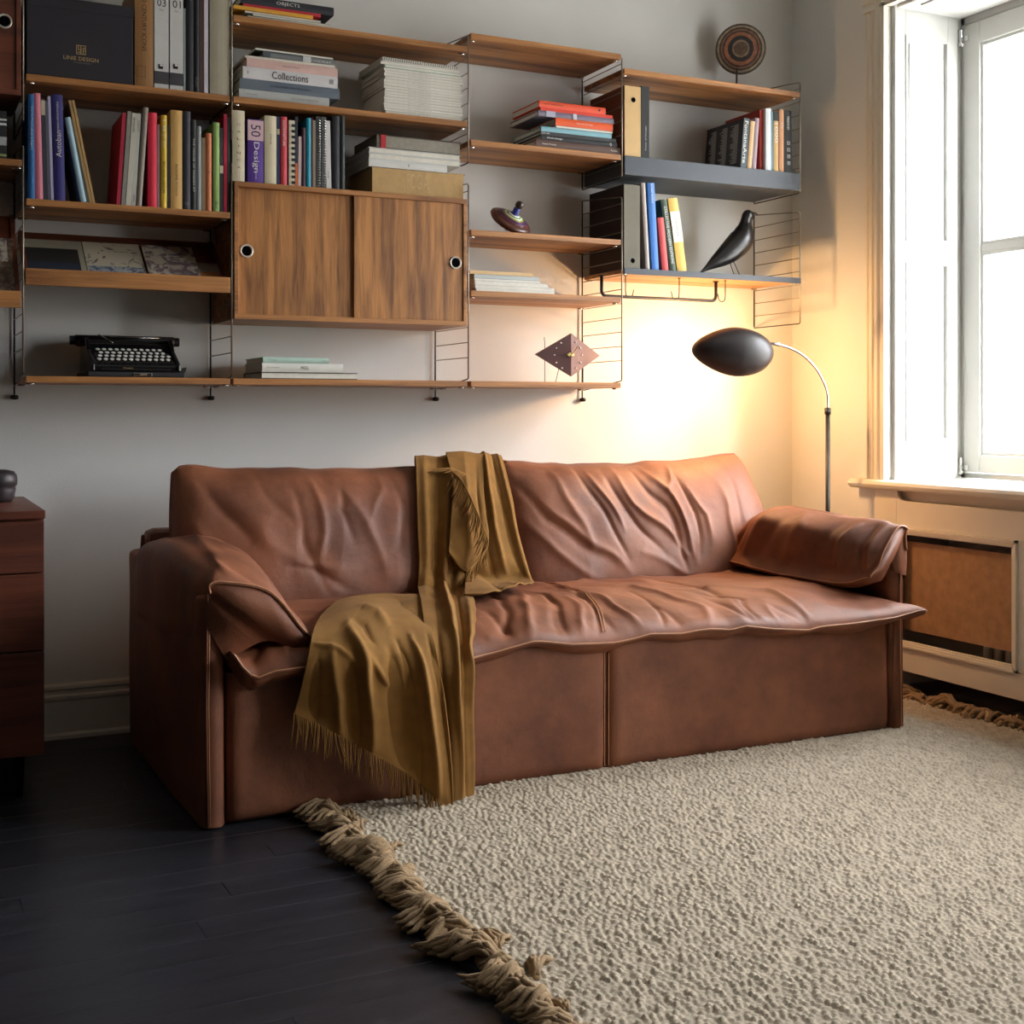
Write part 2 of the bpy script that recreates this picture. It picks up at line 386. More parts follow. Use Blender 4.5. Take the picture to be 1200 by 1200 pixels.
    for a, c_ in ((my+.05, cb-.115), (ca+.115, my-.05)):
        q = MB()
        for k, (o1, hx) in enumerate(((0, .022), (.008, .016), (.015, .008))):
            o2 = o1+.008
            q.box(XR-.012-hx*.5, XR-.004, c_-o2, c_-o1, .165+o1, .60-o1); q.box(XR-.012-hx*.5, XR-.004, a+o1, a+o2, .165+o1, .60-o1)
            q.box(XR-.012-hx*.5, XR-.004, a+o1, c_-o1, .60-o2, .60-o1); q.box(XR-.012-hx*.5, XR-.004, a+o1, c_-o1, .165+o1, .165+o2)
        q.build('panel_moulding', M_CREAM, cas)
glass_mat()
window(1, *W1); window(2, *W2)

# cast radiator behind the casing
rad = thing('radiator', 'cream column radiator inside the casing under the window', 'radiator', (3.14, -1.35, .12))
for k in range(16):
    y = -.985-k*.05
    b = MB()
    for xx in (3.06, 3.115, 3.17): b.tube([(xx, y, .13), (xx, y, .50)], .015, 8)
    b.tube([(3.05, y, .50), (3.115, y, .525), (3.18, y, .50)], .021, 8); b.tube([(3.05, y, .13), (3.115, y, .115), (3.18, y, .13)], .021, 8)
    b.build('column', M_CREAM, rad, smooth=True)
for zz in (.45, .17):
    b = MB(); b.tube([(3.036, -.60, zz), (3.036, -1.74, zz)], .008, 8); b.build('pipe', M_DMET, rad, smooth=True)
for yy in (-1.08, -1.58):
    b = MB(); b.box(3.18, 3.302, yy-.01, yy+.01, .40, .43); b.build('bracket', M_CREAM, rad)
b = MB(); b.box(3.0222, 3.0278, -1.128, -.585, .222, .548)
hb = b.build('hardboard_panel', M_BOARD, loc=(3.016, -.86, .222)); tag(hb, 'brown hardboard sheet propped in the radiator opening right of the sofa', 'board')

# ------------------------------------------------------------------ wall shelving
def rung_mesh():
    b = MB(); b.tube([(0, -.297, 0), (0, -.012, 0)], .0017, 6); return b
RM = None
def ladder(x, z0, z1, label, foot=False):
    global RM
    t = thing('shelf_ladder', label, 'ladder', (x, -.15, z0), group=None)
    zf = z0+(.03 if foot else 0)
    b = MB(); b.tube([(x, -.30, zf), (x, -.30, z1-.004)], .0027, 8); b.build('front_upright', M_MET, t, smooth=True)
    b = MB(); b.tube([(x, -.01, z0-(.03 if foot else 0)), (x, -.01, z1+.03)], .0027, 8); b.build('rear_upright', M_DMET, t, smooth=True)
    b = MB(); b.tube([(x, -.30, z1-.004), (x, -.292, z1+.002), (x, -.01, z1+.03)], .0022, 6); b.build('top_bar', M_MET, t, smooth=True)
    b = MB(); b.tube([(x, -.30, zf), (x, -.292, zf-.004), (x, -.01, z0-.004)], .0022, 6); b.build('bottom_bar', M_DMET, t, smooth=True)
    if RM is None:
        r0 = rung_mesh().build('rung', M_MET, t, world=False); RM = r0.data; bpy.data.objects.remove(r0)
    z = z1-.022
    while z > zf+.02:
        o = child('rung', RM, t); o.location = (0, .15, z-z0); z -= .051
    if foot:
        b = MB(); b.lathe([(0, 0), (.010, .001), (.013, .007), (.010, .014), (0, .016)], 12, (x, -.014, z0-.046)); b.build('foot', M_DMET, t, smooth=True)
L_ = ['leftmost', 'second from left', 'third from left', 'fourth from left']
where = ['left of the typewriter', 'between the typewriter shelf and the sliding-door cabinet', 'right of the sliding-door cabinet', 'right of the diamond clock']
for i, x in enumerate((0.0, .6, 1.4, 2.0)):
    xx = x+(.004 if x else 0)
    ladder(xx, 1.108, 1.79, 'lower wire shelf ladder '+where[i], foot=True)
wh2 = ['beside the black box at far left', 'between the pale book and the books lying under the top shelf', 'beside the tall stack of white magazines', 'between the orange book stack and the kraft binder']
for i, (x, zt) in enumerate(((0.0, 2.53), (.604, 2.53), (1.404, 2.29), (2.004, 2.29))):
    ladder(x, 1.866, zt, 'upper wire shelf ladder '+wh2[i])
ladder(2.80, 1.87, 2.29, 'upper wire shelf ladder at the far right end by the window wall')
ladder(2.80, 1.367, 1.79, 'lower wire shelf ladder at the far right end above the lamp')


def shelf(x0, x1, z, label, m=None, th=.019, y0=-.304, y1=-.012, clips=True):
    m = m or M_WAL
    b = MB(); b.box(x0, x1, y0, y1, z-th, z)
    o = b.build('shelf', m, loc=((x0+x1)/2, -.15, z), bevel=.0012); tag(o, label, 'shelf')
    if clips:
        for x in (x0+.012, x1-.012):
            for y in (-.285, -.03):
                q = MB(); q.tube([(x-.012, y, z-th-.003), (x+.012, y, z-th-.003)], .003, 6); q.build('shelf_pin', M_CHR, o, smooth=True)
    return o
G = .008
shelf(0+G, .6-.002, 2.0, 'walnut shelf under the black box and white binders')
shelf(0+G, .6-.002, 1.64, 'walnut shelf holding the long row of coloured books')
shelf(0+G, .6-.002, 1.128, 'walnut shelf under the typewriter')
shelf(.6+G, 1.4-.002, 2.252, 'topmost walnut shelf above the grey and white book stacks')
shelf(.6+G, 1.4-.002, 2.0, 'walnut shelf under the book marked Collections and white magazine stack')
shelf(.6+G, 1.4-.002, 1.128, 'walnut shelf below the sliding-door cabinet')
shelf(1.4+G+.004, 2.0-.002, 2.30, 'top walnut shelf above the orange book stack')
shelf(1.4+G+.004, 2.0-.002, 1.941, 'walnut shelf under the orange book stack')
shelf(1.4+G+.004, 2.0-.002, 1.638, 'walnut shelf under the wooden spinning top')
shelf(1.4+G+.004, 2.0-.002, 1.433, 'walnut shelf under the low pile of white magazines')
shelf(1.4+G+.004, 2.0-.002, 1.128, 'walnut shelf under the diamond-shaped clock')
shelf(2.0+G+.004, 2.8-.004, 2.252, 'top walnut shelf under the striped round disc')
shelf(-.8+G, -.004, 1.75, 'walnut shelf at the left edge of the picture, left of the book row')
# charcoal steel shelf with deep front, and the thin one with a rail
o = tag(MB().box(2.012, 2.796, -.306, -.012, 1.872, 1.940).build('shelf', M_GREY, loc=(2.4, -.15, 1.94), bevel=.002), 'deep charcoal metal drawer shelf under the kraft binder', 'shelf')
b = MB(); b.box(2.016, 2.020, -.012, -.3, 1.94, 1.941)
s4 = shelf(2.012, 2.796, 1.535, 'thin charcoal-edged shelf under the black bird', M_OAK, th=.014, y0=-.300)
b = MB(); b.box(2.010, 2.798, -.309, -.300, 1.517, 1.538); b.build('front_lip', M_GREY, s4, bevel=.001)
b = MB(); b.box(2.012, 2.796, -.300, -.012, 1.535, 1.5365); b.build('top_plate', M_GREY, s4)
# rail under it, with loose hooks
rl = thing('rail', 'black round hanging rail under the thin charcoal shelf', 'rail', (2.36, -.2, 1.46))
yr = -.20
xa = aty(705, 350, yr)[0]; xb = aty(839, 350, yr)[0]; zr = aty(800, 351, yr)[2]
b = MB(); pts = [(xa, yr, 1.52)]
for k in range(6): a = PI/2*k/5; pts.append((xa+.02*(1-math.cos(a)), yr, zr+.02*(1-math.sin(a))))
for k in range(6): a = PI/2*k/5; pts.append((xb-.02*(1-math.sin(a)), yr, zr+.02*(1-math.cos(a))))
pts.append((xb, yr, 1.52)); b.tube(pts, .006, 10); b.build('bar', M_BLK, rl, smooth=True)
for x in (xa, xb):
    b = MB(); b.lathe([(.012, 0), (.012, .003)], 12, (x, yr, 1.517)); b.build('flange', M_BLK, rl)
for px_, lab, sg in ((733, 'black wire hook at the left end of the rail', 1), (796, 'black wire hook at the middle of the rail', -1), (850, 'black wire hook just right of the rail end', -1)):
    x = aty(px_, 330, -.24)[0]; z = zr
    yk = -.24
    pts = [(x, yk, 1.521)]+[(x, yk, 1.50), (x, yk, z+.018)]
    for k in range(1, 8): a = PI*k/7; pts.append((x+sg*.016*(1-math.cos(a)), yk, z+.012-.018*math.sin(a)))
    pts.append((x+sg*.036, yk, z+.024))
    b = MB(); b.tube(pts, .0021, 6); b.lathe([(.006, 0), (.006, .003)], 8, (x, yk, 1.518))
    tag(b.build('hook', M_BLK, loc=(x, yk, z), smooth=True), lab, 'hook')

def ring_handle(x, y, z, parent, r=.0185):
    mtx = Matrix.Rotation(-PI/2, 3, 'X').inverted()
    b = MB()
    pts = [(x+r*math.cos(a), y-.002, z+r*math.sin(a)) for a in np.linspace(0, 2*PI, 28, endpoint=False)]
    b.tube(pts, .0032, 8, close=True); h = b.build('handle_ring', M_WRING, parent, smooth=True)
    b = MB(); b.prism([(x+(r-.001)*math.cos(a), z+(r-.001)*math.sin(a)) for a in np.linspace(0, 2*PI, 24, endpoint=False)], y-.0008, y+.004, 'y')
    b.build('finger_hole_shade', M_HOLE, parent)  # flat black disc on the door, painted shade instead of an opening
def cabinet(x0, x1, z0, z1, label, ms, doors, rings):
    t = thing('cabinet', label, 'cabinet', ((x0+x1)/2, -.15, z0)); th = .016; yf, yb = -.306, -.012
    b = MB()
    b.box(x0, x1, yf, yb, z1-th, z1); b.box(x0, x1, yf, yb, z0, z0+th)
    b.box(x0, x0+th-.003, yf, yb, z0+th, z1-th); b.box(x1-th+.003, x1, yf, yb, z0+th, z1-th); b.box(x0+.01, x1-.01, yb-.006, yb, z0+th, z1-th)
    b.build('body', ms[0], t, bevel=.001)
    for i, (a, c, y) in enumerate(doors):
        d = MB(); d.box(a, c, y, y+.010, z0+th, z1-th); dd = d.build('sliding_door', ms[1], t, bevel=.001)
        for (x, z, k) in rings:
            if k == i: ring_handle(x, y, z, dd)
    return t
cx0, cx1, cz0, cz1 = .611, 1.397, 1.312, 1.738
xm = aty(414, 300, -.295)[0]
cabinet(cx0, cx1, cz0, cz1, 'walnut wall cabinet with two sliding doors and round ring pulls', (M_WAL, M_WALZ),
        ((cx0+.013, xm+.012, -.287), (xm+.001, cx1-.013, -.300)),
        ((aty(289, 294, -.29)[0], aty(289, 294, -.29)[2], 0), (aty(533.5, 308, -.30)[0], aty(533.5, 308, -.30)[2], 1)))
cabinet(-.79, -.006, 1.934, 2.36, 'dark walnut cabinet cut off by the left edge, one ring pull showing', (M_WALD, M_WALD),
        ((-.777, -.38, -.287), (-.39, -.019, -.300)), ((aty(5, 25, -.30)[0], aty(5, 25, -.30)[2], 1), (-.72, 2.15, 0)))
# sloping magazine racks
def rack(x0, x1, zlip, zback, label):
    t = thing('magazine_rack', label, 'magazine rack', ((x0+x1)/2, -.2, zlip-.045))
    b = MB(); b.box(x0, x1, -.306, -.290, zlip-.048, zlip); b.build('front_lip', M_WAL, t, bevel=.001)
    b = MB(); b.prism([(-.290, zlip-.046), (-.290, zlip-.034), (-.06, zback), (-.06, zback-.012)], x0, x1, 'x'); b.build('sloping_board', M_WALD, t, bevel=.001)
    for x in (x0, x1-.012):
        b = MB(); b.prism([(-.29, zlip-.046), (-.29, zlip-.02), (-.06, zback+.004), (-.06, zback-.016)], x, x+.012, 'x'); b.build('side_rail', M_WALD, t)
    return t
rack(.006, .598, 1.439, 1.575, 'walnut sloping magazine rack above the typewriter')
rack(-.79, -.006, 1.372, 1.62, 'walnut sloping magazine rack cut off by the left edge')
# ------------------------------------------------------------------ books
INK = {'w': mat('white_print', srgb(225, 222, 215), .6), 'k': mat('black_print', srgb(22, 22, 24), .6), 'g': mat('grey_print', srgb(120, 112, 104), .6), 'b': mat('brown_print', srgb(92, 62, 34), .6), 'y': mat('gold_print', srgb(190, 160, 110), .5, metal=.3), 'n': mat('navy_print', srgb(28, 34, 70), .6)}
def book_mesh(th, dp, ht, hard=True):
    """standing book in local space: spine at y=0 facing -y, x thickness, z height; returns cover and pages builders"""
    c = MB(); ct = .0025 if hard else .0008; ct = min(ct, th*.25)
    c.box(-th/2, -th/2+ct, .001, dp, 0, ht); c.box(th/2-ct, th/2, .001, dp, 0, ht)
    if hard and th > .012:                 # slightly rounded spine
        n = 5; o = [(-th/2+th*k/n, -.003*math.sin(PI*k/n)) for k in range(n+1)]; i_ = [(th/2, .002), (-th/2, .002)]
        c.prism(o+i_, 0, ht, 'z')
    else: c.box(-th/2, th/2, 0, .0012, 0, ht)
    p = MB(); ins = .003 if hard else .0006
    p.box(-th/2+ct, th/2-ct, .0015, dp-ins, ins, ht-ins)
    return c, p
def book(label, x, y, z, th, dp, ht, col, rot=(0, 0, 0), group=None, hard=True, texts=(), bands=(), name='book', pages=None, cat='book', pagecol=None):
    c, p = book_mesh(th, dp, ht, hard)
    o = c.build(name, cm(col), world=False); o.location = (x, y, z); o.rotation_euler = rot
    tag(o, label, cat, group)
    p.build('pages', pagecol or M_PAGE, o, world=False)
    yy = -.0034 if (hard and th > .012) else -.0004
    for (s, zc, ln, hh, ink, mode) in texts:     # zc fraction of height, ln fraction of height, hh fraction of thickness
        if mode == 'down': mt = Matrix.Translation((0, yy, zc*ht)) @ Matrix.Rotation(PI/2, 4, 'X') @ Matrix.Rotation(-PI/2, 4, 'Z')
        elif mode == 'up': mt = Matrix.Translation((0, yy, zc*ht)) @ Matrix.Rotation(PI/2, 4, 'X') @ Matrix.Rotation(PI/2, 4, 'Z')
        else: mt = Matrix.Translation((0, yy, zc*ht)) @ Matrix.Rotation(PI/2, 4, 'X')
        if mode == 'flat': lettering(s, th*hh, ln*ht, INK[ink], o, mt)
        else: lettering(s, ln*ht, th*hh, INK[ink], o, mt)
    for (z0, z1, bc) in bands:
        b = MB(); b.box(-th/2-.0002, th/2+.0002, yy+.0002, yy+.003, z0*ht, z1*ht); b.build('spine_band', cm(bc), o, world=False)
    return o
def standing(zs, pyref, rows, group, yf=-.292, dp=.20):
    """rows: (px left at bottom, px right at bottom, px of left at top, py top, colour, label, options)"""
    for r_ in rows:
        a, c, at, pt, col, lab = r_[:6]; op = dict(r_[6]) if len(r_) > 6 else {}
        y = op.pop('y', yf); d = op.pop('dp', dp)
        x0 = aty(a, pyref, y)[0]; x1 = aty(c, pyref, y)[0]; th = (x1-x0)*.96
        zt = aty(at, pt, y)[2]; xt = aty(at, pt, y)[0]
        lean = math.atan2(xt-x0, zt-zs); ht = (zt-zs)/math.cos(lean)
        if abs(lean) < .012: lean = 0
        th = th*math.cos(lean)
        lift = th/2*abs(math.sin(lean))
        book(lab, (x0+x1)/2, y, zs+.0008+lift, th, d, ht-lift, col, rot=(0, lean, 0), **{'group': None, **op})
D = 'down'
zs = 2.0
# --- bay one, top shelf
bx_ = thing('gift_box', 'large black box with small gold logo on the top left shelf', 'box', (.16, -.3, 2.0))
xa, xb = aty(31, 50, -.303)[0], aty(156, 50, -.303)[0]
b = MB(); b.box(xa, xb, -.303, -.04, 2.001, 2.226); b.build('base', mat('black_card', srgb(40, 37, 44), .8, bump=.1), bx_, bevel=.002)
b = MB(); b.box(xa-.001, xb+.001, -.305, -.038, 2.20, 2.232); b.build('lid', mat('black_card', srgb(40, 37, 44), .8), bx_, bevel=.002)
def face_text(s, pxc, pyc, wpx, hpx, y, ink, parent, name='lettering'):
    p = aty(pxc, pyc, y); q = aty(pxc+wpx/2, pyc, y); q0 = aty(pxc-wpx/2, pyc, y); k = (aty(pxc, pyc-hpx/2, y)[2]-aty(pxc, pyc+hpx/2, y)[2])
    off = Vector((0, 0, 0)); pp = parent
    while pp is not None: off += pp.location; pp = pp.parent
    return lettering(s, q[0]-q0[0], k, INK[ink], parent, Matrix.Translation(Vector(p)-off) @ Matrix.Rotation(PI/2, 4, 'X'), name)
face_text('LINIE DESIGN', 95, 69, 41, 4.6, -.3034, 'y', bx_)
face_text('COPENHAGEN', 96, 74, 20, 1.4, -.3034, 'g', bx_)
p = aty(95, 58.5, -.3034)
b = MB(); s_ = .0135; t_ = .0014; X_, Z_ = p[0], p[2]
for q in ((-1, -.86, -1, 1), (.86, 1, -1, 1), (-1, 1, -1, -.86), (-1, 1, .86, 1), (-.1, .06, -.8, .8), (-.6, -.45, -.1, .8), (-.6, -.1, -.1, .05), (.35, .5, -.8, .5), (.35, .8, .35, .5), (-.7, -.1, -.6, -.45), (.4, .8, -.2, -.05)):
    b.box(X_+q[0]*s_, X_+q[1]*s_, -.3036, -.3032, Z_+q[2]*s_, Z_+q[3]*s_)
b.build('emblem', INK['y'], bx_)
KR = (150, 108, 62)
standing(2.0, 103, [
 (157.5, 180, 158, -22, KR, 'thick kraft-brown book right of the black box', {'texts': (('MID CENTURY ICONS', .62, .56, .24, 'k', D),), 'hard': True, 'bands': ()}),
 (180.5, 198, 180.5, -14, (206, 206, 204), 'white magazine file with dark foot, left one of the pair', {'texts': (('03', .86, .075, .62, 'k', 'flat'), ('Edition', .79, .02, .3, 'g', 'flat')), 'bands': ((.045, .17, (64, 62, 66)),), 'cat': 'book', 'hard': False}),
 (199, 215, 199, -12, (206, 206, 204), 'white magazine file numbered 01, right one of the pair', {'texts': (('01', .86, .075, .62, 'k', 'flat'), ('Edition', .79, .02, .3, 'g', 'flat')), 'bands': ((.045, .17, (60, 58, 64)),), 'hard': False}),
 (215.3, 217.5, 215.3, 10, (150, 160, 162), 'thin grey-blue booklet right of the white magazine files', {'hard': False}),
 (218, 227, 218, -10, (34, 36, 42), 'black book right of the thin grey-blue booklet', {}),
 (227.3, 233.6, 227.3, -8, (28, 29, 34), 'black book with faint grey title, second dark one', {'texts': (('STUDIO', .1, .1, .5, 'g', D),)}),
 (234, 238.7, 234, -14, (70, 46, 42), 'dark brown book beside the thin white one', {}),
 (239.2, 244, 239.2, -16, (206, 200, 210), 'thin white-lilac book between dark and beige books', {'hard': False}),
 (245.5, 269.5, 245.5, -16, (170, 162, 142), 'wide beige linen book at the right end of the top left shelf', {'texts': ()}),
], None, yf=-.296, dp=.235)
# small square emblems on the two magazine files and the frame mark on the brown book
def sq(pxa, pxb, pya, pyb, y, m, parent_lab, frame=False):
    pr = [o for o in C.objects if o.get('label') == parent_lab][0]
    a = aty(pxa, pyb, y); c = aty(pxb, pya, y); off = pr.location
    b = MB()
    if frame:
        t = .0008
        for q in ((a[0], a[0]+t, a[2], c[2]), (c[0]-t, c[0], a[2], c[2]), (a[0], c[0], a[2], a[2]+t), (a[0], c[0], c[2]-t, c[2])): b.box(q[0], q[1], y-.0002, y, q[2], q[3])
    else: b.box(a[0], c[0], y-.0002, y, a[2], c[2])
    o = b.build('emblem', m, pr, world=True); return o
for lab, a in (('white magazine file with dark foot, left one of the pair', 185.5), ('white magazine file numbered 01, right one of the pair', 203)):
    sq(a, a+5.5, 75.5, 80.5, -.2970, INK['k'], lab); sq(a+2, a+5.2, 75.7, 77.5, -.2973, INK['w'], lab)
sq(160.5, 170.5, 78, 89.5, -.2998, INK['k'], 'thick kraft-brown book right of the black box', True)
# --- bay one, book row
standing(1.64, 240, [
 (32.7, 41.3, 32.7, 110.5, (36, 98, 158), 'bright blue book at the left end of the row', {'texts': (('wohndesign', .68, .42, .3, 'w', D),)}),
 (41.5, 50.8, 38.2, 109, (204, 118, 136), 'pink book leaning on the bright blue one', {}),
 (51, 55.5, 48, 116, (52, 56, 66), 'dark book with pale spine label beside the pink one', {'bands': ((.84, .985, (196, 186, 160)),)}),
 (55.8, 59.8, 52.5, 119, (92, 88, 104), 'thin grey-violet book beside the spine-labelled dark one', {'hard': False}),
 (60, 63.3, 56, 113, (178, 174, 204), 'thin lavender booklet left of the navy book', {'hard': False}),
 (63.5, 77, 60, 110.5, (46, 42, 112), 'thick navy book titled Autoban', {'texts': (('Autoban', .535, .25, .5, 'w', 'up'), ('DESIGN OFFICE ISTANBUL', .80, .27, .16, 'w', 'up'))}),
 (94.5, 101.5, 75.5, 137.5, (160, 190, 204), 'pale blue book leaning left, lowest of the leaning ones', {}),
 (101.7, 105, 81.5, 140, (86, 88, 78), 'thin olive-grey book leaning left against the pale blue one', {'hard': False}),
 (105.2, 108.4, 80, 117.5, (172, 138, 88), 'thin tan booklet leaning left, left of its twin', {'hard': False}),
 (108.6, 111.8, 84, 117.5, (182, 146, 94), 'thin tan booklet leaning left, rightmost leaning left', {'hard': False}),
 (136.5, 141, 143.5, 132.5, (168, 26, 56), 'crimson book leaning right at the middle gap', {}),
 (142, 147, 149.5, 130.5, (138, 136, 126), 'grey book leaning right beside the crimson one', {'hard': False}),
 (147.3, 154, 155, 132.5, (200, 196, 182), 'white book titled in black letters, leaning right', {'hard': False, 'texts': (('amando', .87, .16, .5, 'k', D),)}),
 (154.2, 159, 160.8, 133, (192, 194, 184), 'white book with small title, leaning right beside the other white one', {'hard': False, 'texts': (('NEST', .86, .12, .5, 'g', D), ('aktie', .08, .08, .5, 'g', D))}),
 (159.4, 166, 167.6, 126, (142, 132, 120), 'taupe book leaning right, tallest of the leaning group', {}),
 (173, 184, 174, 132, (214, 36, 64), 'bright red thick book right of the leaning white pair', {}),
 (184.3, 187.5, 184.3, 146, (150, 112, 112), 'thin dusty pink book right of the bright red one', {'hard': False}),
 (188.5, 195.6, 188.5, 135, (214, 178, 46), 'yellow book with black lettering', {'texts': (('FRITZ HANSEN FURNITURE', .33, .34, .42, 'k', D), ('1870', .8, .3, .3, 'w', D))}),
 (196, 199, 196, 146, (40, 42, 40), 'thin black book between yellow and wide tan book', {}),
 (199.5, 213.8, 199.5, 129, (208, 166, 98), 'wide tan book, thickest in the row', {'texts': (('ROOMS', .37, .16, .2, 'k', D), ('IN COLOUR', .2, .14, .16, 'b', D))}),
 (214.5, 223.3, 214.5, 130.5, (54, 54, 62), 'charcoal book right of the wide tan one', {'texts': (('HB', .06, .03, .5, 'g', 'flat'),)}),
 (224, 229.8, 224, 141, (38, 40, 40), 'black book with white dotted title', {'texts': (('THE HOUSE OF DESIGN AT', .5, .6, .35, 'w', D),)}),
 (230.2, 235.7, 230.2, 148, (140, 146, 148), 'light grey book in the right half of the row', {}),
 (236.2, 241, 236.2, 161.5, (140, 116, 86), 'short brown-grey book left of the orange one', {}),
 (241.3, 248, 241.3, 156, (206, 122, 78), 'short orange book with a dark dot', {'texts': (('o', .5, .02, .4, 'k', 'flat'),)}),
 (249.5, 257.3, 249.5, 143.5, (148, 182, 102), 'lime green book near the right end of the row', {'texts': (('EDIT', .07, .08, .4, 'k', D),)}),
 (257.6, 261.7, 257.6, 150, (48, 46, 50), 'thin dark book with a cream spot, right of the lime green one', {'bands': ((.46, .55, (214, 206, 180)),)}),
 (262.2, 266.2, 262.2, 134, (188, 30, 62), 'thin crimson book near the right end of the row', {}),
 (266.5, 269.5, 266.5, 138, (52, 60, 58), 'thin dark green book at the right end of the row', {}),
], None, dp=.20)
# --- on the cabinet
zc_ = 1.738
standing(zc_, 218, [
 (272, 287, 272, 129, (210, 200, 172), 'thick cream book with spaced letters at the left on the cabinet', {'texts': (('C', .80, .035, .3, 'b', 'flat'), ('A', .70, .035, .3, 'b', 'flat'), ('L', .60, .035, .3, 'b', 'flat'), ('I', .50, .035, .06, 'b', 'flat'), ('N', .40, .035, .3, 'b', 'flat'), ('C', .30, .035, .3, 'b', 'flat'), ('A', .2, .035, .3, 'b', 'flat'))}),
 (289.8, 309, 289.8, 139.5, (84, 48, 142), 'thick purple book titled Design', {'texts': (('Design', .40, .48, .45, 'w', D), ('furniture icons', .16, .2, .09, 'w', 'up'), ('50', .82, .19, .62, 'n', D)), 'bands': ((.665, .985, (216, 182, 190)),)}),
 (309.6, 324.2, 310, 135.5, (212, 202, 172), 'thick cream book with tiny black title', {'texts': (('FURNITURE', .66, .15, .14, 'k', D),)}),
 (324.6, 328, 324.6, 137, (34, 48, 84), 'thin navy book beside the cream one', {'bands': ((.74, .82, (190, 180, 150)),)}),
 (328.7, 336.3, 329.5, 137, (206, 66, 78), 'coral red book with white title', {'texts': (('GOODNATURE', .76, .38, .4, 'w', D),)}),
 (338.6, 345.6, 339.4, 141, (222, 214, 190), 'cream comb-bound book with black square teeth', {'hard': False}),
 (345.8, 349, 346.5, 137, (40, 48, 62), 'thin dark blue book behind the comb-bound one', {'bands': ((0, .33, (208, 112, 62)),)}),
 (349.3, 353, 350, 160, (216, 190, 190), 'short pale pink booklet', {'hard': False}),
 (353.3, 358.2, 354, 150, (60, 28, 44), 'dark wine-coloured book left of the teal one', {}),
 (358.8, 364.4, 358.8, 138.5, (34, 150, 172), 'teal book standing on the cabinet between dark ones', {}),
 (364.8, 366.5, 364.8, 139, (92, 26, 50), 'very thin maroon book right of the teal one', {'hard': False}),
 (366.8, 370, 366.3, 141, (150, 142, 122), 'thin beige-grey booklet left of the spiral-bound pair', {'hard': False}),
 (370.3, 376.3, 370.3, 136.5, (62, 62, 62), 'dark spiral-bound book, left of the pair', {'hard': False}),
 (376.8, 382.4, 376.3, 137, (84, 86, 88), 'grey spiral-bound book, right of the pair', {'hard': False}),
 (382.7, 388.6, 381, 141.5, (212, 210, 208), 'white book with faint grey title on the cabinet', {'hard': False, 'texts': (('studio', .2, .1, .4, 'g', D),)}),
 (389.2, 398.2, 389.2, 136, (34, 34, 42), 'wide black book left of the last one on the cabinet', {}),
 (398.6, 404, 398.6, 136, (34, 44, 44), 'dark green-black book at the right end of the row on the cabinet', {}),
], None, dp=.20)
def find(lab): return [o for o in C.objects if o.get('label') == lab][0]
# comb teeth and spirals
o = find('cream comb-bound book with black square teeth'); th = .0185
me = o.data; xs_ = max(v.co.x for v in me.vertices); hh = max(v.co.z for v in me.vertices)
for k in range(11):
    b = MB(); b.box(-.001, xs_+.001, -.0028, .004, hh*(.03+k*.087), hh*(.07+k*.087)); b.build('comb_tooth', M_BLK, o, world=False)
for lab in ('dark spiral-bound book, left of the pair', 'grey spiral-bound book, right of the pair'):
    o = find(lab); xs_ = max(v.co.x for v in o.data.vertices); hh = max(v.co.z for v in o.data.vertices)
    b = MB()
    for k in range(26):
        z = hh*(.03+k*.0365); pts = [(xs_*.85*math.cos(a), -.001-.004*abs(math.sin(a)), z+.001*a/PI) for a in np.linspace(0, PI, 6)]
        b.tube(pts, .0011, 5)
    s_ = b.build('spiral_wire', M_CHR, o, world=False)
# --- right-hand bay
standing(1.940, 190, [
 (868, 874.8, 872, 138.5, (62, 78, 82), 'large black magazine with white column text, spine titled in italics', {'texts': (('FontanaArte', .52, .85, .62, 'w', D),), 'dp': .24, 'hard': False}),
 (875.3, 880.7, 879.5, 142, (206, 170, 128), 'narrow peach-tan book leaning right beside the black magazine', {'dp': .12}),
 (881, 886, 885, 138.5, (160, 140, 148), 'mauve-grey book leaning right left of the red book', {'dp': .13}),
 (890, 896.8, 890, 128.5, (160, 44, 30), 'brick red book left of the white one', {'y': -.275, 'dp': .22}),
 (897.2, 903.6, 897.2, 127, (226, 230, 232), 'white book in the right-hand upper row', {}),
 (903.8, 906, 903.8, 130.5, (96, 140, 150), 'thin teal booklet between white book and the 1000 book', {'hard': False}),
 (906.3, 912.3, 906.3, 130.5, (206, 170, 116), 'tan book marked 1000 with black top', {'texts': (('1000', .64, .33, .6, 'w', D),), 'bands': ((.84, 1.0, (36, 36, 32)),)}),
 (913, 918.6, 913, 128.8, (214, 158, 118), 'peach book between the 1000 book and the black one', {'texts': (('arne', .75, .1, .3, 'w', D),)}),
 (919.2, 928.8, 918, 129.3, (26, 26, 28), 'black book with white squares at the right end', {'texts': (('TERENCES', .8, .22, .26, 'w', D),)}),
], None, dp=.19)
o = find('large black magazine with white column text, spine titled in italics')
xs_ = -max(v.co.x for v in o.data.vertices); hh = max(v.co.z for v in o.data.vertices)
b = MB(); b.box(xs_-.0006, xs_-.0001, .0, .24, 0, hh); b.build('front_cover', mat('black_gloss_cover', srgb(28, 28, 32), .35), o, world=False)
b = MB(); rs = random.Random(3)
for c_ in range(3):
    for k in range(34):
        z = hh*(.12+.80*k/34); y0_ = .03+.072*c_; b.add([(xs_-.0009, y0_, z), (xs_-.0009, y0_+rs.uniform(.02, .052), z), (xs_-.0009, y0_+.02, z+hh*.011)], [(0, 1, 2)])
        y1_ = y0_+rs.uniform(.022, .052); b.add([(xs_-.0008, y0_, z), (xs_-.0008, y1_, z), (xs_-.0008, y1_, z+hh*.009), (xs_-.0008, y0_, z+hh*.009)], [(0, 1, 2, 3)])
b.build('column_text', INK['w'], o, world=False)['kind'] = 'stuff'
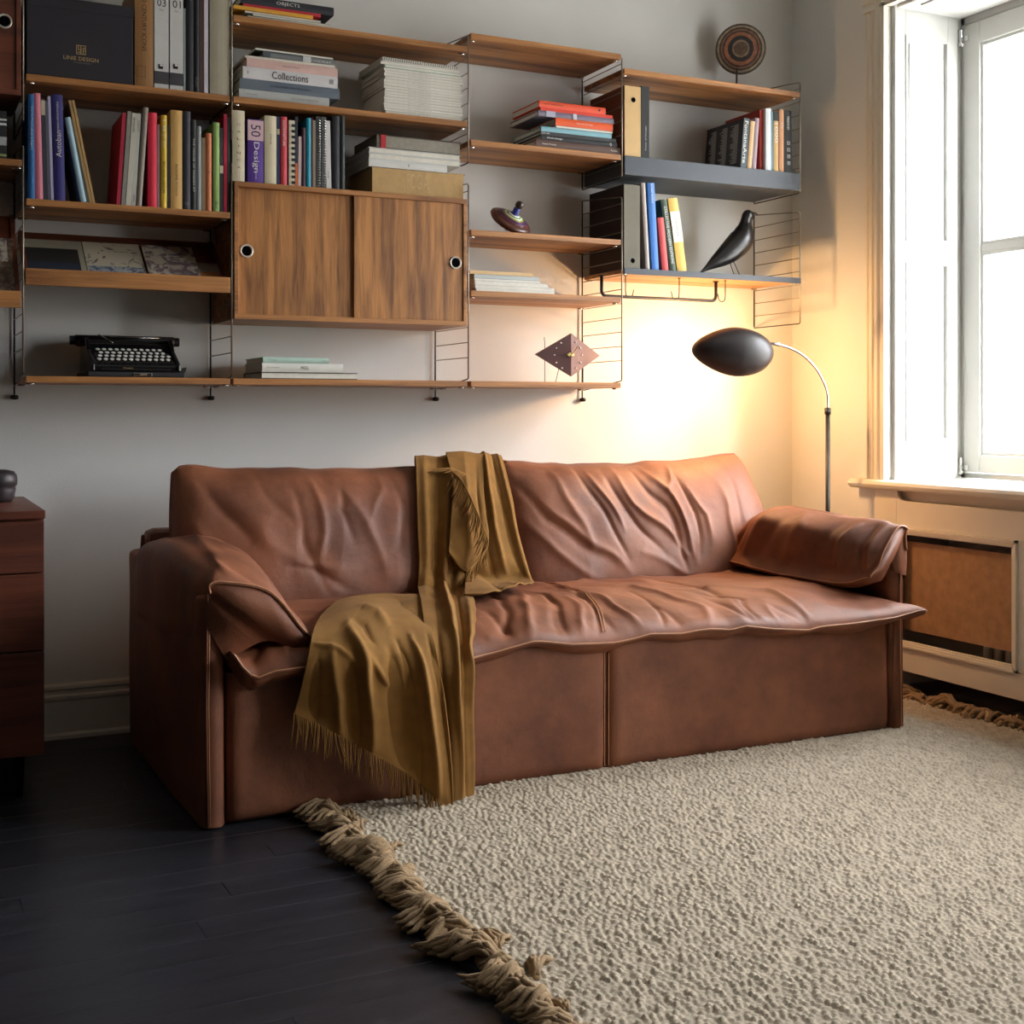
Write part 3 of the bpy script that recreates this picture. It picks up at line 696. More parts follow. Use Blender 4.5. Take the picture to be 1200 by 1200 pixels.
o = find('black book with white squares at the right end'); hh = max(v.co.z for v in o.data.vertices); s_ = .0062
for k, ch in enumerate('ACRE'):
    z = hh*(.475-.108*k); b = MB()
    for q in ((-1, -.8, -1, 1), (.8, 1, -1, 1), (-1, 1, -1, -.8), (-1, 1, .8, 1)): b.box(q[0]*s_, q[1]*s_, -.0037, -.003, z+q[2]*s_, z+q[3]*s_)
    b.build('square_mark', INK['w'], o, world=False)
    lettering(ch, .006, .006, INK['w'], o, Matrix.Translation((0, -.0036, z)) @ Matrix.Rotation(PI/2, 4, 'X') @ Matrix.Rotation(-PI/2, 4, 'Z'))
def boxfile(label, a, c, pt, zs, pyb, col, side, holepy, y=-.297, dp=.25):
    x0, x1 = aty(a, pyb, y)[0], aty(c, pyb, y)[0]; zt = aty((a+c)/2, pt, y)[2]
    t = thing('binder', label, 'binder', ((x0+x1)/2, y, zs))
    b = MB(); b.box(x0, x1, y, y+.003, zs+.001, zt); b.build('spine', cm(col, .8), t, bevel=.0008)
    b = MB(); b.box(x0, x0+.003, y+.003, y+dp, zs+.001, zt); b.box(x1-.003, x1, y+.003, y+dp, zs+.001, zt); b.box(x0+.003, x1-.003, y+.003, y+dp, zs+.001, zs+.003); b.build('cover', cm(side, .7), t)
    b = MB(); b.box(x0+.004, x1-.02, y+.02, y+dp-.01, zs+.003, zt-.008); b.build('papers', M_PAGE, t)
    if holepy:
        hx, _, hz = aty((a+c)/2+.8, holepy, y)
        b = MB(); b.prism([(hx+.0085*math.cos(q), hz+.0085*math.sin(q)) for q in np.linspace(0, 2*PI, 20, endpoint=False)], y-.0004, y+.001, 'y'); b.build('finger_hole_shade', M_HOLE, t)  # the hole's dark inside is a black disc laid on the spine
        b = MB(); b.tube([(hx+.0088*math.cos(q), y-.0003, hz+.0088*math.sin(q)) for q in np.linspace(0, 2*PI, 20, endpoint=False)], .0006, 5, close=True); b.build('hole_rim', M_DMET, t)
    return t
boxfile('wide kraft-coloured binder with a round finger hole near its top', 732, 751, 101, 1.94, 184, (206, 172, 122), (120, 66, 40), 117)
t = boxfile('slim black binder right of the kraft binder', 751.5, 761, 101, 1.94, 185, (48, 50, 52), (40, 40, 42), None)
lettering('Tools of Design', .09, .006, INK['w'], t, Matrix.Translation((.002, -.0006, .07)) @ Matrix.Rotation(PI/2, 4, 'X') @ Matrix.Rotation(PI/2, 4, 'Z'))
boxfile('wide olive-grey binder with a round finger hole near its foot', 731.3, 750, 216.5, 1.5365, 316, (112, 108, 94), (50, 36, 34), 305.5)
standing(1.5365, 320, [
 (756.5, 761.6, 751, 214.5, (170, 160, 152), 'pale grey book left of the blue one by the bird', {}),
 (763.8, 772.3, 758.3, 214.3, (58, 118, 196), 'blue book with white title leaning left near the bird', {'texts': (('BJARKE INGELS', .88, .22, .3, 'w', D),)}),
 (776, 783.7, 770.2, 255, (206, 72, 72), 'short red book leaning left near the bird', {}),
 (785.3, 792.6, 773.8, 233.5, (58, 76, 58), 'dark green book with pale title leaning left', {'texts': (('COLLECTIVE MODERN EDITIONS', .5, .8, .4, 'w', D),)}),
 (793.6, 805.3, 782, 232, (222, 180, 86), 'yellow book with white label leaning left', {'bands': ((.40, .82, (220, 214, 200)),), 'texts': (('CINEMA', .6, .25, .16, 'g', D),)}),
], None, dp=.17, yf=-.285)

# --- lying books: x range in px, thickness; side facing the room is spine or page edges
def stack(zb, pyref, items, group=None, yf=-.285):
    z = zb+.0006
    for it in items:
        a, c, th, col, kind, lab = it[:6]; op = dict(it[6]) if len(it) > 6 else {}
        y = op.pop('y', yf); d = op.pop('dp', .22); rz = op.pop('rz', 0)
        x0, x1 = aty(a, pyref, y)[0], aty(c, pyref, y)[0]; L = x1-x0
        t_ = op.pop('texts', ()); bn = op.pop('bands', ()); nm = op.pop('name', 'book'); ct = op.pop('cat', 'book'); pgc = op.pop('pagecol', None)
        if kind == 'spine':
            cc, pp = book_mesh(th, d, L, True)
            # thickness up (x->z), height along x
            cc.v = [(q[2]-L/2, q[1], th/2-q[0]) for q in cc.v]; pp.v = [(q[2]-L/2, q[1], th/2-q[0]) for q in pp.v]
        else:
            cc = MB(); k = min(.0022 if kind == 'hard' else .0007, th*.25)
            cc.box(-L/2, L/2, 0, d, 0, k); cc.box(-L/2, L/2, 0, d, th-k, th); cc.box(-L/2, L/2, d-.0012, d, k, th-k)
            pp = MB(); i2 = .003 if kind == 'hard' else .0004
            n_ = max(1, int(th/.005))
            for q in range(n_):
                zz0 = k+(th-2*k)*q/n_; jj = random.uniform(0, .0006)
                pp.box(-L/2+i2+jj, L/2-i2-jj, i2+jj*.8, d-.002, zz0, zz0+(th-2*k)/n_*.97)
        o = cc.build(nm, cm(col), world=False); o.location = ((x0+x1)/2, y, z); o.rotation_euler = (0, 0, rz); tag(o, lab, ct, op.get('group', group))
        pp.build('pages', pgc or (M_PAGE), o, world=False)
        for (s, xc, ln, hh, ink) in t_:
            lettering(s, ln*L, hh*th, INK[ink], o, Matrix.Translation(((xc-.5)*L, -.0036 if kind == 'spine' and th > .012 else -.0006, th/2)) @ Matrix.Rotation(PI/2, 4, 'X'))
        for (x_0, x_1, bc) in bn:
            b = MB(); b.box((x_0-.5)*L, (x_1-.5)*L, -.0038 if kind == 'spine' else -.001, .002, -.0002, th+.0002); b.build('band', cm(bc), o, world=False)
        z += th+.0004
    return z
W_ = (214, 214, 208)
stack(2.252, 25, [
 (290, 395, .0085, (196, 196, 190), 'paper', 'white magazine, lowest of the pile on the topmost shelf'),
 (296, 388, .007, (120, 128, 122), 'paper', 'thin grey-green magazine second from the bottom on the topmost shelf', {'rz': .03}),
 (287, 376, .006, (208, 204, 196), 'paper', 'white magazine under the yellow book on the topmost shelf'),
 (273.5, 367, .011, (222, 164, 52), 'spine', 'yellow-orange book on the topmost shelf', {'y': -.292}),
 (285, 376, .010, (190, 36, 56), 'spine', 'crimson book under the black one on the topmost shelf'),
 (282, 391, .026, (36, 38, 48), 'spine', 'big black book on top of the pile, cut by the upper edge', {'texts': (('OBJECTS', .5, .25, .5, 'w'),)}),
])
stack(2.0, 120, [
 (280, 385.7, .030, (188, 190, 188), 'spine', 'light grey book at the bottom of the pile left on the second shelf', {'texts': (('Jaime Hayon', .14, .12, .2, 'g'), ('STOCKHOLM EDITIONS', .72, .3, .2, 'g'))}),
 (281, 398, .033, (98, 110, 122), 'spine', 'slate blue book under the white Collections book', {'texts': (('SCANDINAVIAN MODERN', .5, .4, .2, 'n'),)}),
 (284.5, 395.5, .037, (216, 214, 216), 'spine', 'white book titled Collections', {'texts': (('Collections', .49, .38, .62, 'k'), ('1', .05, .01, .25, 'g'), ('BB', .93, .045, .4, 'k'))}),
 (289, 395.5, .027, (216, 180, 172), 'spine', 'pale pink book on the Collections book', {'texts': (('Interieur', .48, .18, .22, 'g'),)}),
 (287, 392, .008, (212, 192, 180), 'paper', 'thin pinkish magazine on the pale pink book', {'rz': -.02}),
 (308, 392, .021, (128, 132, 134), 'spine', 'grey photo-covered book near the top of the left pile', {'y': -.27, 'bands': ((.55, .66, (204, 206, 206)), (0, .1, (86, 92, 98))), 'texts': (('KVADRAT', .8, .3, .3, 'w'),)}),
 (299, 391, .007, (76, 84, 78), 'paper', 'thin dark green magazine on top of the left pile', {'y': -.275, 'rz': .02}),
])
mags = [(450.5+random.uniform(-1.2, 1.2), 541.5+random.uniform(-1.5, 1.2), random.choice((.0085, .0095, .0105)), (204, 204, 198), 'paper', 'white magazine in the tall pile at the right of the second shelf',
         {'cat': 'magazine', 'name': 'magazine', 'group': 'white magazines in the tall pile', 'rz': random.uniform(-.015, .015), 'dp': .215}) for k in range(16)]
ORD = ['lowest', 'second', 'third', 'fourth', 'fifth', 'sixth', 'seventh', 'eighth', 'ninth', 'tenth', 'eleventh', 'twelfth', 'thirteenth', 'fourteenth', 'fifteenth', 'sixteenth']
mags = [m_[:5]+('white magazine in the tall pile, %s from the bottom' % ORD[k_] if k_ else 'white magazine at the very bottom of the tall pile', {**m_[6], 'texts': ((random.choice(('kinfolk magazine no', 'form design quarterly', 'interior review issue')), .45, .3, .28, 'g'),)}) for k_, m_ in enumerate(mags)]
ztop = stack(2.0, 140, mags)
stack(ztop, 140, [
 (451, 539, .009, (132, 190, 160), 'paper', 'mint green magazine near the top of the tall white pile', {'name': 'magazine', 'cat': 'magazine'}),
 (446, 538.5, .010, (210, 210, 206), 'paper', 'white magazine directly above the mint green one', {'name': 'magazine', 'cat': 'magazine'}),
 (448, 537, .013, (206, 208, 206), 'paper', 'white spiral-bound notebook on top of the tall magazine pile', {'name': 'notebook', 'cat': 'notebook', 'rz': .02}),
])
o = find('white spiral-bound notebook on top of the tall magazine pile'); b = MB()
for k in range(34):
    x = -.13+.26*k/33; b.tube([(x, .004, .001), (x, -.003, .004), (x+.001, -.003, .010), (x+.002, .004, .0138)], .0008, 5)
b.build('spiral_wire', M_DMET, o, world=False)
# kraft box and books on it, right end of the cabinet
xa, xb = aty(436, 222, -.290)[0], aty(543, 222, -.290)[0]
t = thing('kraft_box', 'flat kraft cardboard box embossed FOGIA on the cabinet', 'box', ((xa+xb)/2, -.28, zc_))
M_KR = mat('kraft_card', srgb(186, 152, 102), .85, var=.08, vscale=60)
b = MB(); b.box(xa, xb, -.290, -.07, zc_+.001, zc_+.084); b.build('body', M_KR, t, bevel=.001)
b = MB(); b.box(xb-.05, xb+.006, -.292, -.07, zc_+.0835, zc_+.0855); b.build('lid_flap', M_KR, t)
p = aty(489.5, 213, -.2905)
lettering('FOGIA', .075, .052, mat('kraft_emboss', srgb(202, 172, 124), .8), t, Matrix.Translation((p[0]-t.location.x, -.2906-t.location.y, p[2]-t.location.z)) @ Matrix.Rotation(PI/2, 4, 'X'))
stack(zc_+.0855, 195, [
 (432, 524, .024, (214, 214, 210), 'spine', 'white book with small emblem lying on the kraft box', {'texts': (('o', .5, .02, .4, 'k'),), 'dp': .24}),
 (432, 540, .020, (206, 206, 202), 'hard', 'white book second above the kraft box', {'dp': .24}),
 (432, 540, .018, (200, 200, 196), 'hard', 'white book third above the kraft box, under the thick grey one', {'dp': .24}),
 (441, 540.5, .043, (60, 50, 46), 'hard', 'thick book with grey page edges and a red ribbon band', {'pagecol': M_PAGEG, 'bands': ((.05, .11, (176, 28, 38)),), 'dp': .22}),
], yf=-.288)
# below the cabinet
stack(1.128, 445, [
 (306, 419, .021, (28, 28, 30), 'hard', 'black-covered book at the bottom of the short pile under the cabinet'),
 (307, 402, .028, (216, 216, 208), 'spine', 'white book in the middle of the short pile, small dark title', {'texts': (('Arne Jacobsen', .13, .16, .16, 'g'), ('MOLL', .52, .1, .38, 'k'))}),
 (308, 385, .018, (176, 204, 190), 'spine', 'mint-white book on top of the short pile under the cabinet', {'texts': (('IKONEN', .14, .12, .2, 'g'), ('form', .93, .06, .2, 'g'))}),
])
# orange stack
stack(1.941, 180, [
 (628, 726.5, .026, (92, 68, 60), 'spine', 'brown book at the bottom of the orange pile', {'texts': (('Interior Portraits', .15, .16, .2, 'w'), ('Taschen', .92, .08, .2, 'w')), 'dp': .23, 'y': -.292}),
 (634, 723, .019, (40, 40, 44), 'spine', 'black book with white title above the brown one', {'texts': (('Wohndesign', .17, .2, .4, 'w'), ('O', .91, .025, .6, 'w')), 'dp': .23}),
 (634, 722, .012, (46, 46, 50), 'spine', 'slim black book under the light blue one', {'texts': (('DYUM', .06, .1, .4, 'w'),), 'dp': .23}),
 (634, 716.5, .017, (128, 176, 188), 'spine', 'light blue book in the middle of the orange pile', {'dp': .22}),
 (652, 718, .008, (66, 62, 66), 'paper', 'thin dark magazine under the orange book', {'dp': .18}),
 (651, 718, .026, (226, 88, 34), 'spine', 'orange book with white title, middle of the pile', {'texts': (('Danish Design', .5, .28, .22, 'w'),), 'dp': .2}),
 (630.5, 719, .019, (120, 112, 130), 'spine', 'grey-violet photo-covered book above the orange one', {'bands': ((.1, .22, (176, 176, 196)), (.45, .5, (190, 190, 200))), 'dp': .22}),
 (633.5, 718, .011, (216, 58, 34), 'spine', 'slim vermilion book second from the top of the pile', {'dp': .21}),
 (631.5, 709.5, .023, (226, 80, 46), 'spine', 'orange-red book on top of the pile', {'texts': (('TAPIO WIRKKALA', .2, .3, .22, 'b'), ('.', .9, .03, .4, 'k')), 'dp': .21}),
])
stack(1.433, 345, [
 (558, 650, .010, (216, 216, 212), 'paper', 'white magazine at the bottom of the low pile, widest', {'name': 'magazine', 'cat': 'magazine'}),
 (557, 649.5, .011, (220, 220, 216), 'paper', 'white magazine second from the bottom of the low pile', {'name': 'magazine', 'cat': 'magazine'}),
 (556.5, 642, .014, (212, 214, 212), 'paper', 'white magazine third from the bottom of the low pile', {'name': 'magazine', 'cat': 'magazine'}),
 (556, 633, .008, (204, 206, 204), 'paper', 'white magazine fourth from the bottom of the low pile', {'name': 'magazine', 'cat': 'magazine'}),
 (555.5, 632, .013, (150, 158, 158), 'paper', 'grey-covered magazine under the tan folder', {'name': 'magazine', 'cat': 'magazine', 'pagecol': mat('grey_white_pages', srgb(190, 196, 194), .8)}),
 (550.8, 624.5, .012, (212, 178, 128), 'spine', 'tan folder on top of the low pile of white magazines', {'name': 'folder', 'cat': 'folder'}),
])
# --- left edge bay: magazines on the shelf and on the rack
for i, (pa, pt_, col, lab) in enumerate(((-14, 128, (60, 62, 60), 'dark magazine cut off by the left edge, left of its neighbour'), (-2, 130, (34, 36, 38), 'dark magazine with white bars on its spine at the left edge'))):
    standing(1.75, 195, [(pa, pa+10, pa, pt_, col, lab, {'hard': False, 'bands': ((.80, .84, (200, 204, 204)), (.70, .75, (200, 204, 204)), (.28, .46, (170, 172, 172)), (.05, .1, (140, 150, 96))) if i else ()})], None)
def rack_sheet(x0, x1, t0, t1, lab, m, art, zlip, zback, lift, cat='magazine'):
    """a magazine lying on the sloping board; t along the slope from the lip"""
    a = Vector((0, -.289, zlip-.034)); bk = Vector((0, -.06, zback)); d = (bk-a).normalized(); nrm = Vector((0, -d.z, d.y)) if True else None
    ang = math.atan2(d.z, d.y)
    o = MB(); L = t1-t0; o.box(-(x1-x0)/2, (x1-x0)/2, 0, L, 0, .004)
    q = o.build('magazine', m, world=False, bevel=.0005); q.location = ((x0+x1)/2, a.y+d.y*t0-math.sin(ang)*lift, a.z+d.z*t0+math.cos(ang)*lift); q.rotation_euler = (ang, 0, 0)
    tag(q, lab, cat)
    for (u0, u1, v0, v1, mm) in art:
        b = MB(); w_ = x1-x0; b.box((u0-.5)*w_, (u1-.5)*w_, v0*L, v1*L, .004, .0043); b.build('printed_panel', mm, q, world=False)
    return q
def artmat(name, c1, c2, scale, lo=.45, hi=.6):
    m = mat(name, c1, .6); n = m.node_tree.nodes
    for x in n:
        if x.type == 'TEX_NOISE': x.inputs['Scale'].default_value = scale; x.inputs['Distortion'].default_value = 1.6
        if x.type == 'VALTORGB':
            x.color_ramp.elements[0].color = c2; x.color_ramp.elements[1].color = c1; x.color_ramp.elements[0].position = lo; x.color_ramp.elements[1].position = hi
    return m
A1 = artmat('botanical_print', srgb(186, 178, 156), srgb(92, 86, 84), 14, .36, .42)
A2 = artmat('sea_print', srgb(70, 84, 108), srgb(168, 170, 172), 40, .4, .6)
A3 = artmat('flower_print', srgb(182, 174, 156), srgb(104, 88, 96), 22, .42, .54)
DKM = cm((34, 34, 32)); BLM = cm((34, 44, 60)); PAL = cm((150, 144, 126))
zl, zb2 = 1.439, 1.575
def px2x(px_): return aty(px_, 305, -.26)[0]
rack_sheet(px2x(31), px2x(103), .002, .235, 'magazine with dark two-tone cover at the left of the rack', PAL, ((.0, .91, 0, .42, BLM), (.0, .91, .42, .78, DKM)), zl, zb2, .0015)
rack_sheet(px2x(104), px2x(173), .004, .235, 'magazine with pale branch drawing and sea photograph', A1, ((.02, .98, .0, .38, A2),), zl, zb2, .0020)
rack_sheet(px2x(175), px2x(236), .002, .225, 'magazine with grey-mauve blossom cover', A3, (), zl, zb2, .0075)
rack_sheet(px2x(236), px2x(266), .002, .14, 'small magazine with orange-brown lower cover at the right of the rack', cm((120, 110, 100)), ((0, 1, 0, .6, cm((150, 92, 50))),), zl, zb2, .0020)
rack_sheet(-.35, -.012, .003, .26, 'flower-covered magazine on the rack at the left edge', artmat('meadow_print', srgb(130, 118, 98), srgb(88, 66, 56), 30, .4, .6), ((0, .94, .62, 1, A3),), 1.372, 1.62, .0015)
# ------------------------------------------------------------------ small things on the shelves
# typewriter
tx, ty, tz = aty(152, 440, -.17)[0], -.18, 1.128
tw = thing('typewriter', 'old black portable typewriter with round white-topped keys on the lower left shelf', 'typewriter', (tx, ty, tz))
M_GLB = mat('gloss_black_enamel', srgb(20, 20, 22), .22, coat=.4)
b = MB(); b.box(tx-.14, tx+.145, -.292, -.045, tz+.0005, tz+.016); b.build('case_base', mat('black_leatherette', srgb(28, 28, 32), .7, bump=.4), tw, bevel=.004)
b = MB(); b.prism([(tx+.120, tz+.016), (tx+.146, tz+.016), (tx+.150, tz+.032), (tx+.132, tz+.021)], -.285, -.06, 'y'); b.build('case_corner', M_BLK, tw)
b = MB(); b.prism([(-.285, tz+.018), (-.285, tz+.036), (-.272, tz+.044), (-.19, tz+.074), (-.165, tz+.105), (-.10, tz+.112), (-.06, tz+.10), (-.055, tz+.018)], tx-.125, tx+.125, 'x'); b.build('body', M_GLB, tw, bevel=.004)
for s in (-1, 1):
    b = MB(); b.prism([(-.289, tz+.017), (-.289, tz+.040), (-.20, tz+.084), (-.16, tz+.122), (-.07, tz+.122), (-.05, tz+.10), (-.05, tz+.017)], tx+s*.125-.006, tx+s*.125+.006, 'x'); b.build('side_plate', M_GLB, tw, bevel=.003)
b = MB(); b.tube([(tx-.15, -.085, tz+.118), (tx+.15, -.085, tz+.118)], .017, 18); b.build('platen', M_BLK, tw, smooth=True)
b = MB(); b.box(tx-.14, tx+.14, -.118, -.104, tz+.106, tz+.120); b.box(tx-.142, tx+.142, -.072, -.05, tz+.10, tz+.132); b.build('carriage', M_DMET, tw, bevel=.002)
for s in (-1, 1):
    b = MB(); b.tube([(tx+s*.15, -.085, tz+.118), (tx+s*.166, -.085, tz+.118)], .014, 16); b.build('platen_knob', M_BLK, tw, smooth=False)
b = MB(); b.tube([(tx-.085, -.12, tz+.135), (tx-.06, -.15, tz+.118), (tx-.05, -.165, tz+.108)], .0025, 6); b.build('return_lever', M_CHR, tw, smooth=True)
b = MB(); b.tube([(tx-.05, -.118, tz+.128), (tx+.10, -.118, tz+.128)], .002, 6); b.build('paper_bail', M_CHR, tw, smooth=True)
b = MB(); b.box(tx-.1, tx+.1, -.2885, -.286, tz+.022, tz+.026); b.build('trim_line', M_DMET, tw)
b = MB(); b.box(tx-.01, tx+.045, -.2945, -.2915, tz+.003, tz+.013); b.tube([(tx+.01, -.295, tz+.008), (tx+.03, -.295, tz+.008)], .003, 8); b.build('latch', M_CHR, tw, bevel=.001)
b = MB(); b.box(tx+.126, tx+.132, -.292, -.286, tz+.022, tz+.038); b.build('plate', M_WRING, tw)
kd = None
M_KEY = mat('key_top', srgb(214, 214, 208), .25); 
for r_ in range(4):
    n_ = 12 if r_ in (0, 1) else 11
    for k in range(n_):
        kx = tx-.105+.0183*k+(.004, .010, .005, .0)[3-r_]; ky = -.275+.0205*r_; kz = tz+.052+.0105*r_
        if kd is None:
            b = MB(); b.lathe([(.0055, 0), (.0062, .001), (.0062, .003), (.005, .004), (0, .0036)], 12); k0 = b.build('key', M_KEY, tw, world=False, smooth=False); kd = k0.data
            b = MB(); b.lathe([(.0066, -.001), (.0074, 0), (.0074, .0025), (.0064, .003)], 12); k1 = b.build('key_ring', M_CHR, k0, world=False); k1d = k1.data
            k0.location = (kx-tx, ky-ty, kz-tz); k0.rotation_euler = (R(32), 0, 0); continue
        o = child('key', kd, tw); o.location = (kx-tx, ky-ty, kz-tz); o.rotation_euler = (R(32), 0, 0)
        child('key_ring', k1d, o)
b = MB()
for r_ in range(4): b.box(tx-.11, tx+.11, -.272+.0205*r_, -.258+.0205*r_, tz+.03+.008*r_, tz+.045+.0105*r_)
b.build('key_lever_bank', M_BLK, tw)
face_text('TRIUMPH', aty(155, 432, -.286) and 150, 431.5, 12, 1.6, -.2895, 'y', tw)

# wooden spinning top, lying tilted
M_TOP = {}
c0 = Vector(aty(598, 262, -.20)); r0 = .078
mt = (Matrix.Rotation(R(17), 3, 'Y') @ Matrix.Rotation(R(36), 3, 'X'))
zmin = min((mt @ Vector((r*math.cos(a), r*math.sin(a), z))).z for r, z in ((.078, 0), (.076, -.008), (.03, -.026), (.012, -.034)) for a in np.linspace(0, 2*PI, 40))
c0.z = 1.638-zmin+.0003
tp = thing('spinning_top', 'wooden spinning top painted in rings, lying tilted on the shelf', 'spinning top', tuple(c0))
prof = [(0, -.036), (.006, -.033), (.012, -.026), (.03, -.022), (.07, -.011), (.078, -.002), (.077, .006), (.066, .013)]
def lat(prof, name, m): b = MB(); b.lathe(prof, 36, tuple(c0), mt); return b.build(name, m, tp, smooth=True)
lat(prof, 'body', mat('top_dark_wood', srgb(88, 52, 40), .35))
rings = [(.066, .013, .060, .0155, (92, 52, 40)), (.060, .0155, .052, .0185, (104, 50, 66)), (.052, .0185, .046, .0205, (52, 44, 96)), (.046, .0205, .040, .0225, (110, 56, 70)), (.040, .0225, .034, .0245, (158, 178, 60)), (.034, .0245, .028, .0265, (232, 230, 220)), (.028, .0265, .022, .028, (92, 140, 80)), (.022, .028, .017, .031, (230, 226, 216)), (.017, .031, .010, .035, (40, 52, 140))]
for a, za, c, zc2, col in rings: lat([(a, za), (c, zc2)], 'painted_ring', mat('ring_%d_%d_%d' % col, srgb(*col), .35))
lat([(.014, .030), (.011, .036), (.012, .052), (.009, .056)], 'stem', mat('ring_40_52_140', srgb(40, 52, 140), .35))
lat([(.008, .055), (.013, .060), (.0145, .068), (.012, .076), (.006, .080), (0, .081)], 'knob', mat('top_knob', srgb(60, 44, 38), .3))

# diamond-shaped clock on wire legs
yc = -.20
cc_ = Vector(aty(665, 416, yc)); pl, prr = aty(627, 415.5, yc), aty(703, 416.5, yc); pu, pd = aty(663.5, 391, yc), aty(664.5, 441.5, yc)
ck = thing('clock', 'brown diamond-shaped metal clock on thin wire legs', 'clock', (cc_.x, yc, 1.128))
b = MB(); ap = .028
A_, B_, C_, D_ = (pl[0], yc, cc_.z), (cc_.x, yc-ap, pu[2]), (prr[0], yc, cc_.z), (cc_.x, yc-ap, pd[2])
bk = .004
b.add([A_, (cc_.x, yc-ap, pu[2]), (cc_.x, yc-ap, pd[2]), C_, (A_[0], yc+bk, A_[2]), (cc_.x, yc-ap+bk, pu[2]), (cc_.x, yc-ap+bk, pd[2]), (C_[0], yc+bk, C_[2])],
      [(0, 2, 1), (1, 2, 3), (4, 5, 6), (5, 7, 6), (0, 1, 5, 4), (1, 3, 7, 5), (3, 2, 6, 7), (2, 0, 4, 6)])
b.build('face', mat('brown_metal', srgb(92, 62, 60), .5, metal=.2), ck)
M_PIN = mat('brass', srgb(196, 172, 110), .3, metal=.9)
for px_, py_ in ((656, 402), (651, 408), (649, 416), (651, 425), (657, 431.5), (672.5, 401.5), (678.5, 408), (681, 416), (679, 425), (673, 431.5)):
    p = aty(px_, py_, yc-.012); xx = p[0]; half = (prr[0]-cc_.x) if xx > cc_.x else (cc_.x-pl[0]); yy = yc-ap*(1-abs(xx-cc_.x)/half)
    b = MB(); b.lathe([(.0022, -.004), (.0026, .002), (0, .003)], 8, (xx, yy-.0015, p[2]), Matrix.Rotation(PI/2, 3, 'X')); b.build('hour_stud', M_WRING, ck)
b = MB(); b.lathe([(.008, 0), (.008, .004), (.004, .006), (0, .006)], 16, (cc_.x, yc-ap-.001, cc_.z), Matrix.Rotation(PI/2, 3, 'X')); b.build('hub', M_PIN, ck, smooth=False)
b = MB(); ux, uz = .0235, .031; b.tube([(cc_.x, yc-ap-.008, cc_.z), (cc_.x+ux, yc-ap-.008, cc_.z+uz)], .0014, 6); b.build('minute_hand', M_PIN, ck)
b = MB(); b.prism([(cc_.x-.004, cc_.z), (cc_.x-.020, cc_.z+.0005), (cc_.x-.011, cc_.z-.0075), (cc_.x-.011, cc_.z+.0085), (cc_.x-.020, cc_.z+.0005)][:3]+[(cc_.x-.011, cc_.z+.0085)], yc-ap-.008, yc-ap-.007, 'y'); b.build('hour_hand', M_PIN, ck)
for px_, top in ((639, 395), (684, 397)):
    x = aty(px_, 430, yc+.004)[0]; zt = aty(px_, top, yc+.004)[2]
    b = MB(); b.tube([(x, yc+.008, 1.1285), (x, yc+.008, zt-.02), (x-.002, yc+.008, zt)], .0012, 6); b.build('wire_leg', M_DMET, ck)
x = aty(651, 440, yc+.05)[0]
b = MB(); b.tube([(x, yc+.05, 1.1285), (x, yc+.02, 1.19)], .0012, 6); b.build('wire_leg', M_DMET, ck)
b = MB(); b.tube([(pl[0]+.02, yc+.008, cc_.z+.002), (prr[0]-.02, yc+.008, cc_.z+.002)], .0012, 6); b.build('cross_wire', M_DMET, ck)

# black bird
yb_ = -.20
bd = thing('bird_figure', 'glossy black wooden bird standing on wire legs on the thin shelf', 'bird figure', (aty(862, 320, yb_)[0], yb_, 1.5365))
path = [(821, 319.5, 1.0), (829, 313.5, 3.6), (839, 306.5, 8), (850, 299, 12), (860, 290.5, 14.4), (869, 280.5, 15.0), (872.3, 270.5, 11.6), (873.6, 263, 8.0), (874.6, 257.5, 6.8), (876.6, 252.8, 7.3), (879, 249.6, 5.2), (880.5, 248, 1)]
pts = []; rad_ = []
for px_, py_, r_ in path:
    p = aty(px_, py_, yb_); pts.append(p); rad_.append(r_*.0034)
PP = cr_interp(pts, 48); RR = np.clip(cr_interp(np.array(rad_)[:, None], 48)[:, 0], .0012, 1)
b = MB(); n_ = 24; rings_ = []
for i in range(48):
    t_ = PP[min(i+1, 47)]-PP[max(i-1, 0)]; t_ /= np.linalg.norm(t_); sd = np.array((0, 1, 0)); up = np.cross(t_, sd)
    fr = 1.02 if 6 < i < 30 else 1.0
    rings_.append([PP[i]+up*math.cos(a)*RR[i]*.95+sd*math.sin(a)*RR[i]*.86*fr for a in np.linspace(0, 2*PI, n_, endpoint=False)])
b.grid(np.array(rings_), closev=True)
M_BRD = mat('black_lacquer', srgb(26, 24, 24), .3, coat=.2)
b.build('body', M_BRD, bd, smooth=True)
p = aty(881.5, 249.3, yb_); q = aty(889, 251.5, yb_)
b = MB(); b.tube([(p[0]-.006, yb_, p[2]), ((p[0]+q[0])/2, yb_, (p[2]+q[2])/2+.001), (q[0], yb_, q[2])], [.0055, .0034, .0006], 10); b.build('beak', M_BRD, bd, smooth=True)
for s in (-1, 1):
    b = MB(); b.lathe([(0, .0), (.0025, .001), (0, .002)], 8, (aty(879, 251, yb_)[0], yb_+s*.019, aty(879, 251, yb_)[2])); b.build('eye', M_DMET, bd)
for s, e in ((-1, 0), (1, .004)):
    a_, c_ = aty(857.5, 309, yb_), aty(864.5, 322, yb_)
    b = MB(); b.tube([(a_[0]-.004, yb_+s*.012, a_[2]+.014), (c_[0]+e, yb_+s*.02, 1.5378), (c_[0]+e+.014, yb_+s*.02, 1.5376)], .0016, 6); b.build('leg', M_DMET, bd)

